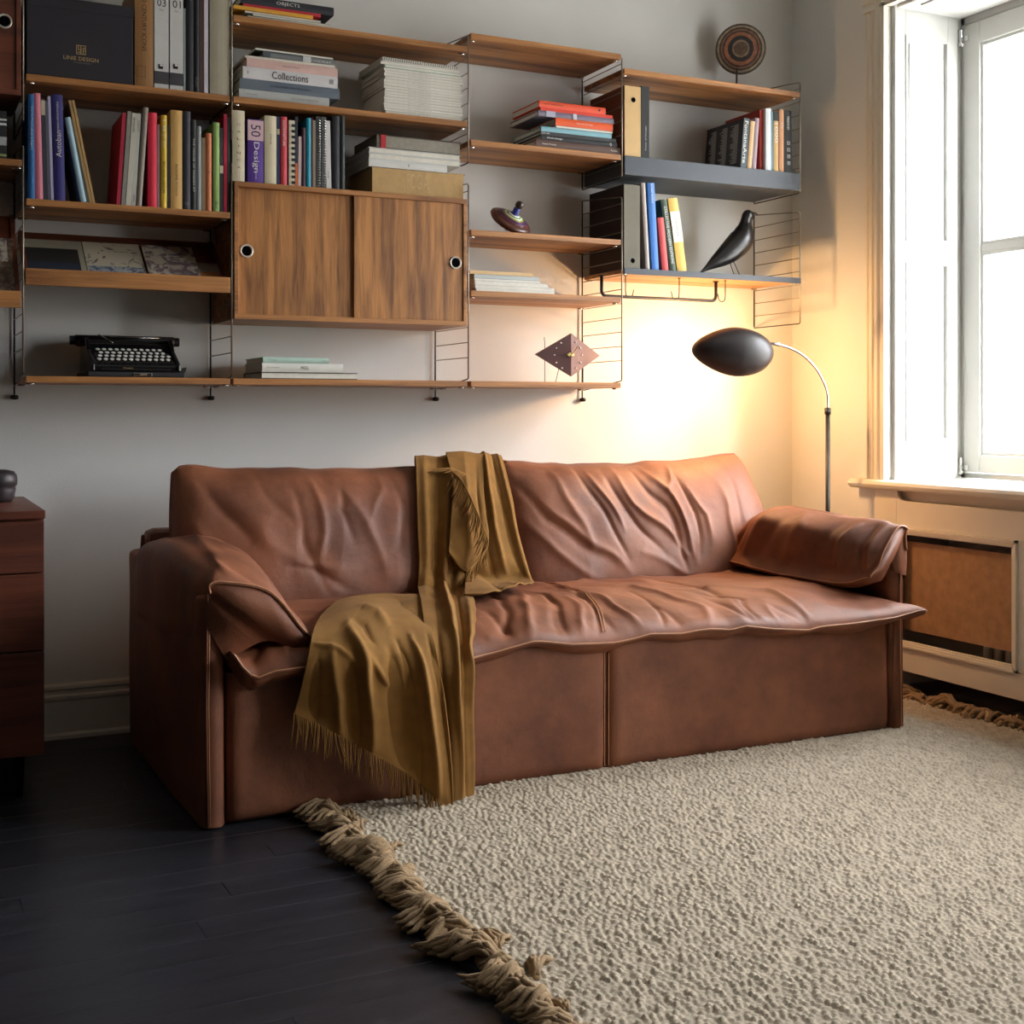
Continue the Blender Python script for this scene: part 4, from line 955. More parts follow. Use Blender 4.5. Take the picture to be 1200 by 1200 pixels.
# striped round disc on a stand
yd = -.13
dc = Vector(aty(868, 57.5, yd)); rd = .098
ds = thing('disc_on_stand', 'round disc painted in rust, black and cream rings on a black stand', 'sculpture', (dc.x, yd, 2.252))
mtd = Matrix.Rotation(R(-34), 3, 'Z') @ Matrix.Rotation(PI/2+R(4), 3, 'X')
cols = [(0, .026, (96, 76, 60)), (.026, .034, (130, 108, 84)), (.034, .050, (48, 44, 46)), (.050, .064, (146, 92, 62)), (.064, .070, (60, 52, 50)), (.070, .077, (122, 84, 60)), (.077, .083, (58, 52, 48)), (.083, .091, (142, 128, 104)), (.091, .098, (74, 62, 50))]
cols = [(a*rd/.098, c*rd/.098, k) for a, c, k in cols]
for i, (a, c, col) in enumerate(cols):
    h0, h1 = .012*(1-(a/rd)**2), .012*(1-(c/rd)**2)
    pr = [(max(a, .0), -.006), (c, -.006), (c, h1), (a, h0)] if a > 0 else [(0, -.006), (c, -.006), (c, h1), (0, .012)]
    b = MB(); b.lathe(pr, 40, tuple(dc), mtd); b.build('ring_band', mat('disc_%d_%d_%d' % col, srgb(*col), .6, var=.3, vscale=70, bump=.4), ds, smooth=False)
b = MB(); b.tube([(aty(864, 90, yd)[0], yd+.004, 2.255), (aty(864, 90, yd)[0], yd+.004, dc.z-rd+.02)], .0035, 8); b.build('post', M_BLK, ds)
b = MB(); b.box(dc.x-.04, dc.x+.075, yd-.04, yd+.04, 2.2524, 2.262); b.build('base', mat('dark_wood_base', srgb(70, 40, 28), .5), ds, bevel=.002)

# ------------------------------------------------------------------ dresser at the left edge, bowl on it
dx = .024; dyf, dyb = -.66, -.05; dzt, dzb = .765, .118
dr = thing('dresser', 'dark walnut chest of drawers at the left edge', 'chest of drawers', (dx-.55, -.36, 0))
b = MB(); b.box(dx-1.1, dx, dyf, dyb, dzt-.022, dzt); b.build('top', M_WALD, dr, bevel=.002)
b = MB(); b.box(dx-1.098, dx-.002, dyf+.022, dyb, dzb, dzt-.023); b.build('carcass', M_WALD, dr)
zz = [dzt-.027, aty(57, 671, dyf)[2], aty(57, 762, dyf)[2], dzb+.002]
for k in range(3):
    for (a, c) in ((dx-.548, dx-.003), (dx-1.096, dx-.552)):
        b = MB(); b.box(a, c, dyf+.002, dyf+.021, zz[k+1]+.0018, zz[k]-.0018); b.build('drawer_front', M_WALD, dr, bevel=.0015)
for x in (dx-.06, dx-1.04):
    for y in (dyf+.07, dyb-.06):
        b = MB(); b.tube([(x, y, 0), (x, y, dzb)], [.011, .016], 12); b.build('leg', M_DMET, dr, smooth=True)
bp = atz(-2, 588, dzt)
b = MB(); b.lathe([(0, 0), (.036, 0), (.043, .012), (.048, .035), (.046, .043), (.051, .048), (.052, .062), (.050, .076), (.042, .087), (.022, .092), (0, .093)], 36, (bp[0], bp[1], dzt+.0005))
tag(b.build('stone_jar', mat('dark_stoneware', srgb(50, 42, 44), .45, var=.3, vscale=20), loc=(bp[0], bp[1], dzt), smooth=True), 'dark rounded stoneware jar on the chest of drawers', 'jar')

# ------------------------------------------------------------------ floor lamp
yl = -.44
pole = Vector(aty(970, 480, yl)); hx = Vector(aty(862, 413, -.40))
lp = thing('floor_lamp', 'floor lamp with black oval shade on a curved chrome arm and black pole', 'floor lamp', (pole.x, yl, 0))
b = MB(); b.lathe([(0, 0), (.055, 0), (.056, .006), (.05, .014), (.02, .018), (.012, .03), (0, .03)], 36, (pole.x, yl, .0005)); b.build('base', M_BLK, lp, smooth=True)
zt = pole.z
b = MB(); b.tube([(pole.x, yl, .02), (pole.x, yl, zt)], .0085, 14); b.build('pole', M_BLK, lp, smooth=True)
b = MB(); b.tube([(pole.x, yl, zt-.018), (pole.x, yl, zt+.006)], .012, 14); b.build('collar', M_BLK, lp, smooth=True)
arm = []
for px_, py_, y in ((970, 480, yl), (969.5, 462, yl), (966, 450, yl), (957, 433, yl+.005), (943, 418, yl+.012), (928, 409, yl+.02), (912, 403.5, yl+.028)): arm.append(aty(px_, py_, y))
b = MB(); b.tube(cr_interp(arm, 36).tolist(), .0048, 12); b.build('arm', M_CHR, lp, smooth=True)
e_ = Vector(arm[-1])
b = MB(); b.tube([e_+Vector((.012, -.002, -.002)), e_, e_+Vector((-.016, 0, .001)), e_+Vector((-.045, .004, .001))], [.007, .0085, .006, .006], 12); b.build('swivel_joint', M_CHR, lp, smooth=True)
# oval dish shade: open side towards the wall and downwards
Lx, Lz, Dp = .152, .092, .085
sc_ = Vector((hx.x-.004, -.385, hx.z))
def shade_pt(a, t):             # a around rim, t 0 rim .. 1 apex
    ca, sa = math.cos(a), math.sin(a)
    rx = Lx*(1.0 if ca > 0 else 1.02)*ca; rz = Lz*sa
    if ca < 0: rz *= (1-.26*abs(ca)**1.4)            # pointed towards the left
    k = math.cos(t*PI/2)
    rise = math.sin(t*PI/2)
    p = Vector((rx*k+.020*rise, -Dp*rise, rz*k+.004*rise))
    return p
rot = Matrix.Rotation(R(7), 3, 'Y') @ Matrix.Rotation(R(-20), 3, 'X') @ Matrix.Rotation(R(-14), 3, 'Z')
G_ = np.array([[tuple(rot @ shade_pt(2*PI*i/56, j/16*.955)+sc_) for j in range(17)] for i in range(56)])
b = MB(); b.grid(G_, closeu=True); b.v.append(tuple(rot @ shade_pt(0, 1)+sc_)); b.f += [(i*17+16, ((i+1) % 56)*17+16, len(b.v)-1) for i in range(56)]
sh = b.build('shade', mat('shade_black', srgb(52, 48, 48), .38, metal=.25), lp, smooth=True, solid=.002)
b = MB(); rim = [tuple(rot @ shade_pt(2*PI*i/56, 0)+sc_) for i in range(56)]; b.tube(rim, .002, 6, close=True); b.build('rim', M_DMET, sh, smooth=True)
bc = sc_+Vector((.055, -.018, .0))
mbulb = bpy.data.materials.new('lit_bulb'); mbulb.use_nodes = True; nb = mbulb.node_tree.nodes['Principled BSDF']; nb.inputs['Emission Color'].default_value = (1, .62, .28, 1); nb.inputs['Emission Strength'].default_value = 30
b = MB(); b.lathe([(0, -.028), (.018, -.024), (.028, -.008), (.029, .004), (.022, .018), (.013, .03), (.012, .045)], 20, tuple(bc), Matrix.Rotation(PI/2, 3, 'Y')); bu = b.build('bulb', mbulb, lp, smooth=True)
b = MB(); b.tube([bc+Vector((.04, 0, 0)), bc+Vector((.075, 0, 0))], .014, 12); b.build('socket', M_BLK, lp, smooth=True)
pl_ = bpy.data.lights.new('lamp_bulb_light', 'POINT'); pl_.energy = LAMP_W; pl_.color = (1.0, .54, .21); pl_.shadow_soft_size = .03
po = bpy.data.objects.new('lamp_bulb_light', pl_); C.objects.link(po); po.location = bc+Vector((-.02, .034, -.012))
# ------------------------------------------------------------------ sofa
sf = thing('sofa', 'large brown leather sofa with loose piped cushions', 'sofa', (1.45, -.65, 0))
SXL, SXR, SYF, SYB = .36, 2.572, -1.095, -.15
def arr_mesh(A, name, m, parent, closeu=False, closev=False, smooth=True, solid=0):
    b = MB(); b.grid(A, closeu, closev); return b.build(name, m, parent, smooth=smooth, solid=solid)
# plinth box with rounded right end
def rrect(x0, x1, y0, y1, r, n=6):
    o = []
    for cx_, cy_, a0 in ((x1-r, y0+r, -PI/2), (x1-r, y1-r, 0), (x0+r, y1-r, PI/2), (x0+r, y0+r, PI)):
        for k in range(n+1): a = a0+PI/2*k/n; o.append((cx_+r*math.cos(a), cy_+r*math.sin(a)))
    return o
poly = rrect(.40, 2.525, -1.082, -.2, .03)
# front panel as a softly bulging sheet
def front_panel(x0, x1, nm):
    nx, nz = 90, 30; A = np.zeros((nx, nz, 3))
    for i in range(nx):
        u = i/(nx-1); x = x0+(x1-x0)*u; ex = min(u, 1-u)*(x1-x0)
        for j in range(nz):
            v = j/(nz-1); z = .008+.372*v; ez = min(v*.352+.0, .4)
            r1 = 1-max(0, 1-ex/.035)**2; r2 = 1-max(0, 1-(ez+.004)/.03)**2
            y = -1.055-.035*math.sqrt(max(r1, 0))*math.sqrt(max(r2, 0))
            A[i, j] = (x, y, z)
    P = A.reshape(-1, 3)[:, [0, 2]]; A[:, :, 1] += (smoothnoise(P, 9, 5)*.0022).reshape(nx, nz)
    return arr_mesh(A, nm, M_LEA, sf, solid=.006)
front_panel(.400, 1.4835, 'front_panel'); front_panel(1.4845, 2.528, 'front_panel')
b = MB(); b.box(.41, 2.52, -1.05, -.17, .006, .36); b.build('base', M_LEA, sf, bevel=.01)
b = MB(); b.tube([(1.484, -1.074, .01), (1.484, -1.0745, .35)], .004, 8); b.build('centre_seam', M_LEA, sf, smooth=True)
for dx_ in (-.007, .007):
    b = MB(); b.tube([(1.484+dx_, -1.0835+.0, .02), (1.484+dx_, -1.0845, .34)], .0011, 6); b.build('stitching', M_STI, sf)
# back shell behind the cushions
b = MB(); b.box(.355, 2.56, -.27, -.155, .01, .665); b.build('back_panel', M_LEA, sf, bevel=.03)
b = MB(); b.prism([(.334, .60), (.337, .648), (.340, .654), (.345, .654), (.347, .648), (.352, .60)], -.27, -.262, 'y'); b.build('corner_tab', M_LEA, sf, bevel=.003)

def offset_strokes(lst, fn):
    return [([fn(*p) for p in pts], amp, wd) for pts, amp, wd in lst]
# --- seat cushion
SEAM = [(.395, .393), (.42, .385), (.458, .366), (.565, .374), (.80, .362), (1.03, .357), (1.13, .366), (1.22, .372), (1.40, .372), (1.50, .385), (1.582, .394), (1.75, .388), (1.93, .380), (2.06, .384), (2.13, .392), (2.22, .386), (2.36, .388), (2.50, .386), (2.602, .398)]
SEAM_PX = [(272, 765), (280, 774), (288, 789), (302, 796), (320, 788), (357, 782), (420, 790), (490, 784), (549, 775), (585, 767), (618, 757), (627, 754), (640, 754), (675, 757.5), (726, 756), (750, 751), (768, 745.6), (804, 745), (825, 740.5), (838, 739), (860, 740), (876, 735), (905, 738), (945, 739), (960, 734.5), (1000, 730.5), (1045, 724), (1072, 715)]
SEAM = [(aty(a_, b_, -1.155)[0], aty(a_, b_, -1.155)[2]) for a_, b_ in SEAM_PX]
sx_, sz_ = zip(*SEAM)
nu, nv = 330, 96
U = np.linspace(0, 1, nu); V = np.linspace(0, 1, nv)
def seat_edge(u):
    x = .405+(2.545-.405)*u
    return x
xs1 = .405+2.19*U
ns = 84; S = np.linspace(0, 1, ns)**1.3
top = np.zeros((nu, ns, 3))
for i, u in enumerate(U):
    x = xs1[i]; zsm = np.interp(x, sx_, sz_)
    yf = -1.145-.02*math.sin(u*9)-.028*max(0, (u-.9)/.1)**2+.02*math.exp(-((x-1.09)/.12)**2)
    yb2 = -.30
    y = yf+(yb2-yf)*S
    d = y-yf
    exr = (xs1[-1]-x); exl = (x-xs1[0])
    edge = np.sqrt(np.clip(1-np.clip(1-exr/.30, 0, 1)**2, 0, 1))*np.sqrt(np.clip(1-np.clip(1-exl/.16, 0, 1)**2, 0, 1))
    fr = np.sqrt(np.clip(1-(1-np.clip(d/.30, 0, 1))**2.0, 0, 1))
    z = zsm+(.472-zsm)*fr*(.35+.65*edge)
    # side taper: pull the flanks behind the front point back in
    xx = np.where(x > 2.4, 2.4+(x-2.4)*(1-.75*np.clip((d)/.25, 0, 1)), x)
    top[i] = np.stack([xx, y, z], 1)
P2 = top.reshape(-1, 3)[:, :2].copy()
zq = .455
def sp_(px_, py_): q = atz(px_, py_, zq); return (q[0], q[1])
seat_strokes = offset_strokes([
 ([(708, 722), (700, 735), (722, 752)], -.010, .012), ([(640, 690), (690, 708), (716, 735), (722, 756)], -.009, .010),
 ([(640, 700), (700, 706), (760, 718), (830, 742)], .012, .020), ([(650, 695), (740, 696), (820, 706), (860, 722)], .012, .022),
 ([(700, 715), (760, 728), (800, 748)], -.012, .018), ([(760, 708), (830, 718), (880, 735)], -.010, .018),
 ([(780, 738), (800, 722), (840, 728), (850, 742)], .010, .016), ([(800, 690), (900, 694), (1000, 712)], .011, .022),
 ([(820, 700), (880, 708), (930, 728)], -.011, .018), ([(840, 735), (850, 715), (870, 712), (885, 732)], .012, .015),
 ([(880, 705), (940, 712), (980, 726)], .011, .018), ([(900, 700), (960, 706), (1020, 716)], -.009, .016),
 ([(940, 730), (925, 712), (900, 700)], .009, .015), ([(985, 722), (960, 708), (930, 700)], -.008, .015),
 ([(570, 700), (590, 715), (600, 745)], -.012, .020), ([(600, 700), (620, 722), (640, 750)], .012, .022), ([(560, 745), (580, 730), (600, 735)], .010, .020),
 ([(640, 705), (660, 735), (668, 752)], -.009, .018), ([(670, 705), (690, 730), (700, 752)], .010, .018), ([(735, 745), (745, 728), (770, 725)], .010, .016),
 ([(820, 676), (900, 672), (990, 690)], .010, .03), ([(760, 684), (820, 690), (850, 700)], -.012, .022), ([(650, 690), (700, 684), (770, 680)], .012, .03),
 ([(300, 720), (330, 740), (350, 770)], .010, .022), ([(290, 760), (310, 745), (330, 735)], -.010, .02), ([(1010, 700), (1040, 712)], .008, .018),
 ([(560, 720), (600, 728), (630, 742)], -.010, .016), ([(610, 695), (650, 712), (680, 745)], -.010, .014), ([(745, 700), (800, 726), (830, 738)], -.010, .012), ([(860, 700), (910, 722), (915, 735)], -.010, .012), ([(780, 695), (870, 700), (900, 716)], -.010, .012)], sp_)
Pw = P2+np.stack([smoothnoise(P2, 22, 101), smoothnoise(P2, 26, 102)], 1)*.010
dz = creases(Pw, [(p, a*.92, w_*.8) for p, a, w_ in seat_strokes])+smoothnoise(P2, 9, 11)*.0060+smoothnoise(Pw, 34, 12)*.0016-np.abs(smoothnoise(Pw, 20, 13))*.004
dd = (np.tile(S, nu)*.85); damp = np.clip(dd/.05, 0, 1)
top[:, :, 2] += (dz*damp).reshape(nu, ns)
nb_ = 26; Tt = np.linspace(0, 1, nb_)
bot = np.zeros((nu, nb_, 3))
for i, u in enumerate(U):
    p0 = top[i, 0]; pull = .5+.5*math.sin(u*31+1.2*math.sin(u*13))
    for j, t in enumerate(Tt):
        a = t*PI/2
        bot[i, j] = (p0[0]-.03*(t if u > .97 else 0), p0[1]+.012*math.sin(PI*min(t*2, 1))*-.35+.085*t**1.3, p0[2]-(.024+.020*pull)*math.sin(a)**1.1-.002)
bot[:, :, 2] += (smoothnoise(np.stack([np.repeat(xs1, nb_), np.tile(Tt*.12, nu)], 1), 40, 21)*.002*np.tile(np.sin(Tt*PI), nu)).reshape(nu, nb_)
LL = np.concatenate([top[:, ::-1], bot], 1); sb_ = MB(); sb_.grid(LL); nL = LL.shape[1]; sb_.f += [tuple(range(nL)), tuple((nu-1)*nL+k for k in range(nL-1, -1, -1))]; seat = sb_.build('seat_cushion', M_LEA, sf, smooth=True)
seam_pts = top[::3, 0].copy(); seam_pts[:, 1] -= .001
b = MB(); b.tube(seam_pts.tolist(), .0042, 8); b.build('piping', M_LEA, seat, smooth=True)
q = seam_pts.copy(); q[:, 2] += .0036; q[:, 1] -= .0036; b = MB(); b.tube(q.tolist(), .0013, 6); b.build('stitching', M_STI, seat)
# seam across the seat
cs = [sp_(*p) for p in ((640, 688), (672, 700), (700, 712), (714, 730), (723, 752))]
cs = cr_interp(np.array(cs), 30)
def seat_z(x, y):
    i = int(np.clip(np.searchsorted(xs1, x), 0, nu-1)); j = int(np.argmin(np.abs(top[i, :, 1]-y))); return top[i, j, 2]
for off in (-.005, .005):
    b = MB(); b.tube([(x+off, y, seat_z(x, y)+.0008) for x, y in cs if y > -1.13], .0012, 6); b.build('stitching', M_STI, seat)

# --- back cushions
def back_y(v): return -.50+.20*v
def back_cushion(x0, x1, strokes, seed, topline, name='back_cushion', bulge=.125, slant=(0, 0)):
    nu_, nv_ = 190, 110
    u = np.linspace(0, 1, nu_); v = np.linspace(0, 1, nv_)
    Ug, Vg = np.meshgrid(u, v, indexing='ij')
    ztop = np.interp(Ug, *zip(*topline)); zb_ = .40
    eu = (1-np.abs(2*Ug-1)**5)**.55; ev = (1-np.abs(2*Vg-1)**3.2)**.5
    Xs = x0+(x1-x0)*Ug+(np.abs(2*Vg-1)**2-.55)*.018*(2*Ug-1)*-1*(1)
    Xs = x0+(x1-x0)*(Ug)+slant[0]*Vg*(1-Ug)+slant[1]*Vg*Ug
    bow = .014*np.sin(PI*Vg)*np.sign(2*Ug-1)*np.abs(2*Ug-1)**3; Xs += bow
    Zs = zb_+(ztop-zb_)*Vg
    yc_ = -.50+.20*Vg
    P = np.stack([Xs.ravel(), Zs.ravel()], 1)
    Pw = P+np.stack([smoothnoise(P, 18, seed+5), smoothnoise(P, 22, seed+6)], 1)*.012
    d = (creases(Pw, [(a, b_*(.52 if seed == 31 else .72), c_*.85) for a, b_, c_ in strokes])+smoothnoise(P, 9, seed)*.005+smoothnoise(Pw, 30, seed+1)*.0014-np.abs(smoothnoise(Pw*np.array([1, .6]), 15, seed+2))*.003).reshape(nu_, nv_)*np.clip(eu*ev*2.2, 0, 1)
    Zs = Zs+(smoothnoise(np.stack([Ug.ravel()*1.1, Ug.ravel()*0+seed], 1), 26, seed+8).reshape(nu_, nv_)*.0028)*Vg**3
    fr = np.stack([Xs, yc_-bulge*eu*ev-d, Zs+.03*eu*ev*(Vg-.5)*.6], 2)
    CUSH.append(fr)
    bk = np.stack([Xs, np.minimum(yc_+bulge*.45*eu*ev, -.152), Zs], 2)
    loop = np.concatenate([fr, bk[:, ::-1][:, 1:-1]], 1)
    o = arr_mesh(loop, name, M_LEA, sf, closev=True)
    # piping round the edge
    rim_ = [fr[i, -1] for i in range(0, nu_, 4)]
    L_e = [fr[0, j] for j in range(0, nv_, 4)]; R_e = [fr[-1, j] for j in range(0, nv_, 4)]
    b = MB(); b.tube(L_e+rim_+R_e[::-1], .0045, 8); b.build('piping', M_LEA, o, smooth=True)
    return o
def bs(px_, py_):
    q = aty(px_, py_, -.47); return (q[0], q[2])
SB1 = offset_strokes([([(240, 560), (262, 590), (300, 640)], -.016, .03), ([(260, 560), (290, 600), (330, 660)], .012, .04), ([(370, 555), (378, 620), (372, 660)], .016, .025), ([(345, 570), (352, 630), (375, 690)], -.014, .028),
 ([(400, 555), (420, 600), (440, 670)], .014, .03), ([(410, 560), (398, 600), (410, 640)], -.012, .02), ([(455, 550), (450, 580), (430, 610)], .012, .02), ([(465, 552), (470, 600), (450, 650)], -.012, .025),
 ([(300, 620), (350, 660), (420, 670)], .010, .03), ([(220, 600), (240, 650), (280, 690)], .010, .03), ([(300, 555), (310, 590), (345, 620)], -.010, .03), ([(330, 660), (370, 672), (410, 690)], -.010, .02)], bs)
SB2 = offset_strokes([([(700, 548), (712, 585), (725, 620)], .016, .016), ([(690, 552), (700, 600), (720, 650)], -.016, .018), ([(728, 550), (745, 590), (790, 640)], .018, .017), ([(716, 548), (735, 600), (765, 650)], -.017, .018),
 ([(770, 545), (785, 590), (800, 650)], .020, .016), ([(755, 548), (775, 600), (790, 660)], -.018, .016), ([(800, 545), (792, 570), (780, 585)], .012, .012), ([(810, 570), (822, 600), (815, 640)], .012, .015), ([(800, 560), (810, 600), (802, 650)], -.012, .014),
 ([(840, 560), (848, 600), (842, 660)], .010, .018), ([(858, 555), (862, 610), (858, 650)], -.008, .018), ([(655, 550), (670, 590), (680, 640)], .012, .022), ([(610, 560), (640, 610), (700, 660)], -.013, .03), ([(605, 600), (640, 640), (680, 672)], .011, .025),
 ([(640, 590), (670, 625), (720, 665)], .010, .022), ([(735, 640), (760, 655), (800, 668)], .008, .02), ([(680, 556), (650, 560), (620, 556)], -.008, .016)], bs)
CUSH = []
back_cushion(.405, 1.500, SB1, 31, [(0, .838), (.012, .856), (.05, .860), (.12, .852), (.3, .844), (.6, .836), (.8, .842), (.93, .850), (1, .845)], slant=(.018, 0))
back_cushion(1.502, 2.560, SB2, 47, [(0, .842), (.04, .852), (.15, .845), (.35, .836), (.5, .838), (.7, .842), (.88, .856), (.975, .864), (1, .842)], slant=(0, -.045))

# --- arms: slab with a leather pad folded over it
def arm(sign, name, secs, flap, label=None):
    """secs: list of (y, [(x,z)...]) cross-sections"""
    ctrl = np.array([[(x, y, z) for x, z in pts] for y, pts in secs])
    A = patch(ctrl, 110, 90)
    P = np.stack([A[:, :, 1].ravel(), (A[:, :, 2]+A[:, :, 0]*1.3).ravel()], 1)
    return A, P
# left slab
def slab(x0f, x1f, x0b, x1b, zf, zb3, name):
    n = 40; A = []
    for i in range(n):
        t = i/(n-1); y = SYF+.0+(SYB-SYF)*t
        k = min(1, math.sqrt(max(0, 1-(1-min(t/.03, 1))**2))+.001)
        bul = .012*math.sin(PI*t)
        a = x0f+(x0b-x0f)*t; c = x1f+(x1b-x1f)*t; m_ = (a+c)/2; zt_ = zf+(zb3-zf)*t
        ha = (m_-a)*(.6+.4*k); hc = (c-m_)*(.6+.4*k); r = .02
        ring = []
        for (sx, z, e) in ((-1, .006, 0), (-1, .25*zt_, bul*.6), (-1, .55*zt_, bul), (-1, .85*zt_, bul*.5), (-1, zt_-r, 0), (-.7, zt_-.004, 0), (0, zt_, 0), (.7, zt_-.004, 0), (1, zt_-r, 0), (1, .6*zt_, 0), (1, .006, 0)):
            h = ha if sx < 0 else hc; ring.append((m_+sx*h+(e if False else -e if sx == -1 else 0), y, z))
        A.append(ring)
    A = np.array(A); A = np.swapaxes(cr_interp(np.swapaxes(A, 0, 1), 60), 0, 1)
    A += (smoothnoise(A.reshape(-1, 3)[:, [1, 2]], 9, 77)*.0015).reshape(A.shape[0], A.shape[1], 1)*np.array([1, 0, 0])
    b = MB(); b.grid(A); n2 = A.shape[1]
    b.f.append(tuple(range(n2))); b.f.append(tuple((A.shape[0]-1)*n2+k for k in range(n2-1, -1, -1)))
    return b.build(name, M_LEA, sf, smooth=True)
slL = slab(.338, .398, .322, .395, .575, .60, 'arm_panel')
slR = slab(2.530, 2.578, 2.50, 2.575, .60, .62, 'arm_panel')
def edge_piping(x, y, z0, z1, par, dxs=(0,), r=.0035, m=None, nm='piping', topx=0):
    for d_ in dxs:
        b = MB(); b.tube([(x+d_, y, z0), (x+d_-.004, y, (z0+z1)/2), (x+d_+topx*.5, y+.002, z1-.03), (x+d_+topx, y+.006, z1)], r, 8); b.build(nm, m or M_LEA, par, smooth=True)
edge_piping(.352, SYF-.006, .012, .60, slL); edge_piping(.3575, SYF-.0085, .012, .60, slL, r=.0012, m=M_STI, nm='stitching')
edge_piping(2.566, SYF-.006, .012, .62, slR); edge_piping(2.561, SYF-.0085, .012, .62, slR, r=.0012, m=M_STI, nm='stitching')
edge_piping(2.537, SYF-.003, .012, .36, slR, r=.003)
# left pad: cross-sections from the back (y -.22) to the pinched front
def pad(secs, name, strokes2, seed, nu_=120, nv_=120, amp=.0025):
    ctrl = np.array([[(x, yy, z) for x, yy, z in pts] for pts in secs])
    A = patch(ctrl, nu_, nv_)
    cy = A.mean(1, keepdims=True); N = A-cy; N /= np.maximum(np.linalg.norm(N, axis=2, keepdims=True), 1e-6)
    uu, vv = np.meshgrid(np.linspace(0, 1, nu_), np.linspace(0, 1, nv_), indexing='ij'); P = np.stack([uu.ravel(), vv.ravel()], 1)
    d = (creases(P, strokes2)+smoothnoise(P, 14, seed)*amp+smoothnoise(P, 34, seed+3)*amp*.35).reshape(nu_, nv_)
    w_ = np.minimum(1, np.minimum(uu, 1-uu)/.05)
    A = A+N*(d*w_)[:, :, None]
    b = MB(); b.grid(A)
    n2 = nv_; b.f.append(tuple(range(n2))); b.f.append(tuple((nu_-1)*n2+k for k in range(n2-1, -1, -1)))
    return b.build(name, M_LEA, sf, smooth=True), A
def secL(y, xo, zo, xr, zr, xt, zt_, th):
    # outer low, outer shoulder, ridge, inner slope, tip, underside, inner root
    return [(xo, y, zo), (xo-.002, y, zo+.05), (xo+.008, y, zr-.035), (xr-.02, y, zr-.004), (xr+.02, y, zr), ((xr+xt)/2+.01, y, (zr+zt_)/2+.030+th*.25), (xt-.025, y, zt_+.028), (xt, y, zt_), (xt-.03, y, zt_-th*.35), ((xr+xt)/2, y, (zr+zt_)/2-th), (.397, y, zr-.19)]
Ls = [secL(-.19, .322, .44, .362, .590, .45, .52, .02), secL(-.30, .316, .42, .40, .640, .56, .53, .08), secL(-.50, .316, .42, .43, .668, .61, .51, .10), secL(-.72, .318, .43, .42, .668, .63, .49, .11),
      secL(-.90, .326, .45, .41, .655, .63, .47, .11), secL(-1.03, .338, .47, .395, .632, .632, .455, .075), secL(-1.105, .350, .50, .376, .605, .612, .450, .072)]
padL, PA = pad(Ls, 'arm_cushion', [([(.80, .40), (.90, .47), (1.0, .52)], -.014, .028), ([(.74, .35), (.88, .40), (.99, .43)], .012, .03), ([(.82, .55), (.92, .60), (1, .62)], .010, .03), ([(.7, .5), (.85, .55), (.98, .57)], -.010, .03), ([(.3, .3), (.5, .45), (.6, .6)], .006, .05)], 61)
k0_, k1_ = int(.24*119), int(.70*119)
fe = PA[-1, k0_:k1_]
b = MB(); b.tube(fe[::2].tolist(), .0045, 8); b.build('piping', M_LEA, padL, smooth=True)
q = fe[::2].copy(); q[:, 1] -= .0035; q[:, 2] += .004; b = MB(); b.tube(q.tolist(), .0012, 6); b.build('stitching', M_STI, padL)
ed = PA[::3, int(.70*119)]; b = MB(); b.tube(ed.tolist(), .004, 8); b.build('piping', M_LEA, padL, smooth=True)
def secR(y, xo, zo, xr, zr, xt, zt_, bl, th=.03):
    return [(xo, y, zo), (xo+.004, y, zo+.06), (xo-.004, y, zr-.03), (xr+.02, y, zr-.003), (xr-.02, y, zr+.0), ((xr+xt)/2-.01-bl*.6, y-bl*.4, (zr+zt_)/2+bl), (xt+.018, y-bl*.3, zt_+.038), (xt-.012, y, zt_), (xt+.035, y, zt_-.010), ((xr+xt)/2+.02, y, (zr+zt_)/2-th), (2.530, y, zr-.14)]
Rs = [secR(-.47, 2.577, .45, 2.51, .625, 2.315, .507, .004), secR(-.51, 2.577, .45, 2.50, .658, 2.300, .503, .022), secR(-.60, 2.578, .44, 2.475, .690, 2.30, .500, .055), secR(-.76, 2.580, .44, 2.49, .688, 2.325, .485, .06),
      secR(-.92, 2.580, .44, 2.505, .680, 2.37, .475, .050), secR(-1.03, 2.580, .45, 2.53, .672, 2.41, .475, .032), secR(-1.105, 2.578, .50, 2.560, .655, 2.44, .500, .012)]
padR, PB = pad(Rs, 'arm_cushion', [([(.12, .62), (.2, .52), (.28, .42)], .012, .03), ([(.18, .62), (.26, .52), (.3, .46)], -.011, .025), ([(.3, .62), (.38, .50), (.40, .42)], .012, .03), ([(.38, .62), (.44, .52), (.5, .42)], -.010, .03), ([(.5, .6), (.55, .5), (.52, .42)], .010, .03), ([(.6, .6), (.66, .52), (.7, .42)], -.010, .03),
      ([(.72, .60), (.74, .52), (.8, .42)], .012, .025), ([(.86, .62), (.84, .52), (.88, .40)], -.014, .022), ([(.92, .60), (.92, .5), (.94, .40)], .014, .02), ([(.2, .35), (.5, .38), (.8, .36)], -.005, .03), ([(.05, .62), (.1, .55), (.16, .5)], -.010, .02)], 83)
ed = PB[::2, int(.70*119)]; b = MB(); b.tube(ed.tolist(), .0050, 8); b.build('piping', M_LEA, padR, smooth=True)
q = ed.copy(); q[:, 2] += .0040; q[:, 0] -= .0042; b = MB(); b.tube(q.tolist(), .0012, 6); b.build('stitching', M_STI, padR)
fe = PB[-1, int(.14*119):int(.71*119)]
b = MB(); b.tube(fe[::2].tolist(), .0045, 8); b.build('piping', M_LEA, padR, smooth=True)
q = fe[::2].copy(); q[:, 1] -= .004; b = MB(); b.tube(q.tolist(), .0014, 6); b.build('stitching', M_STI, padR)

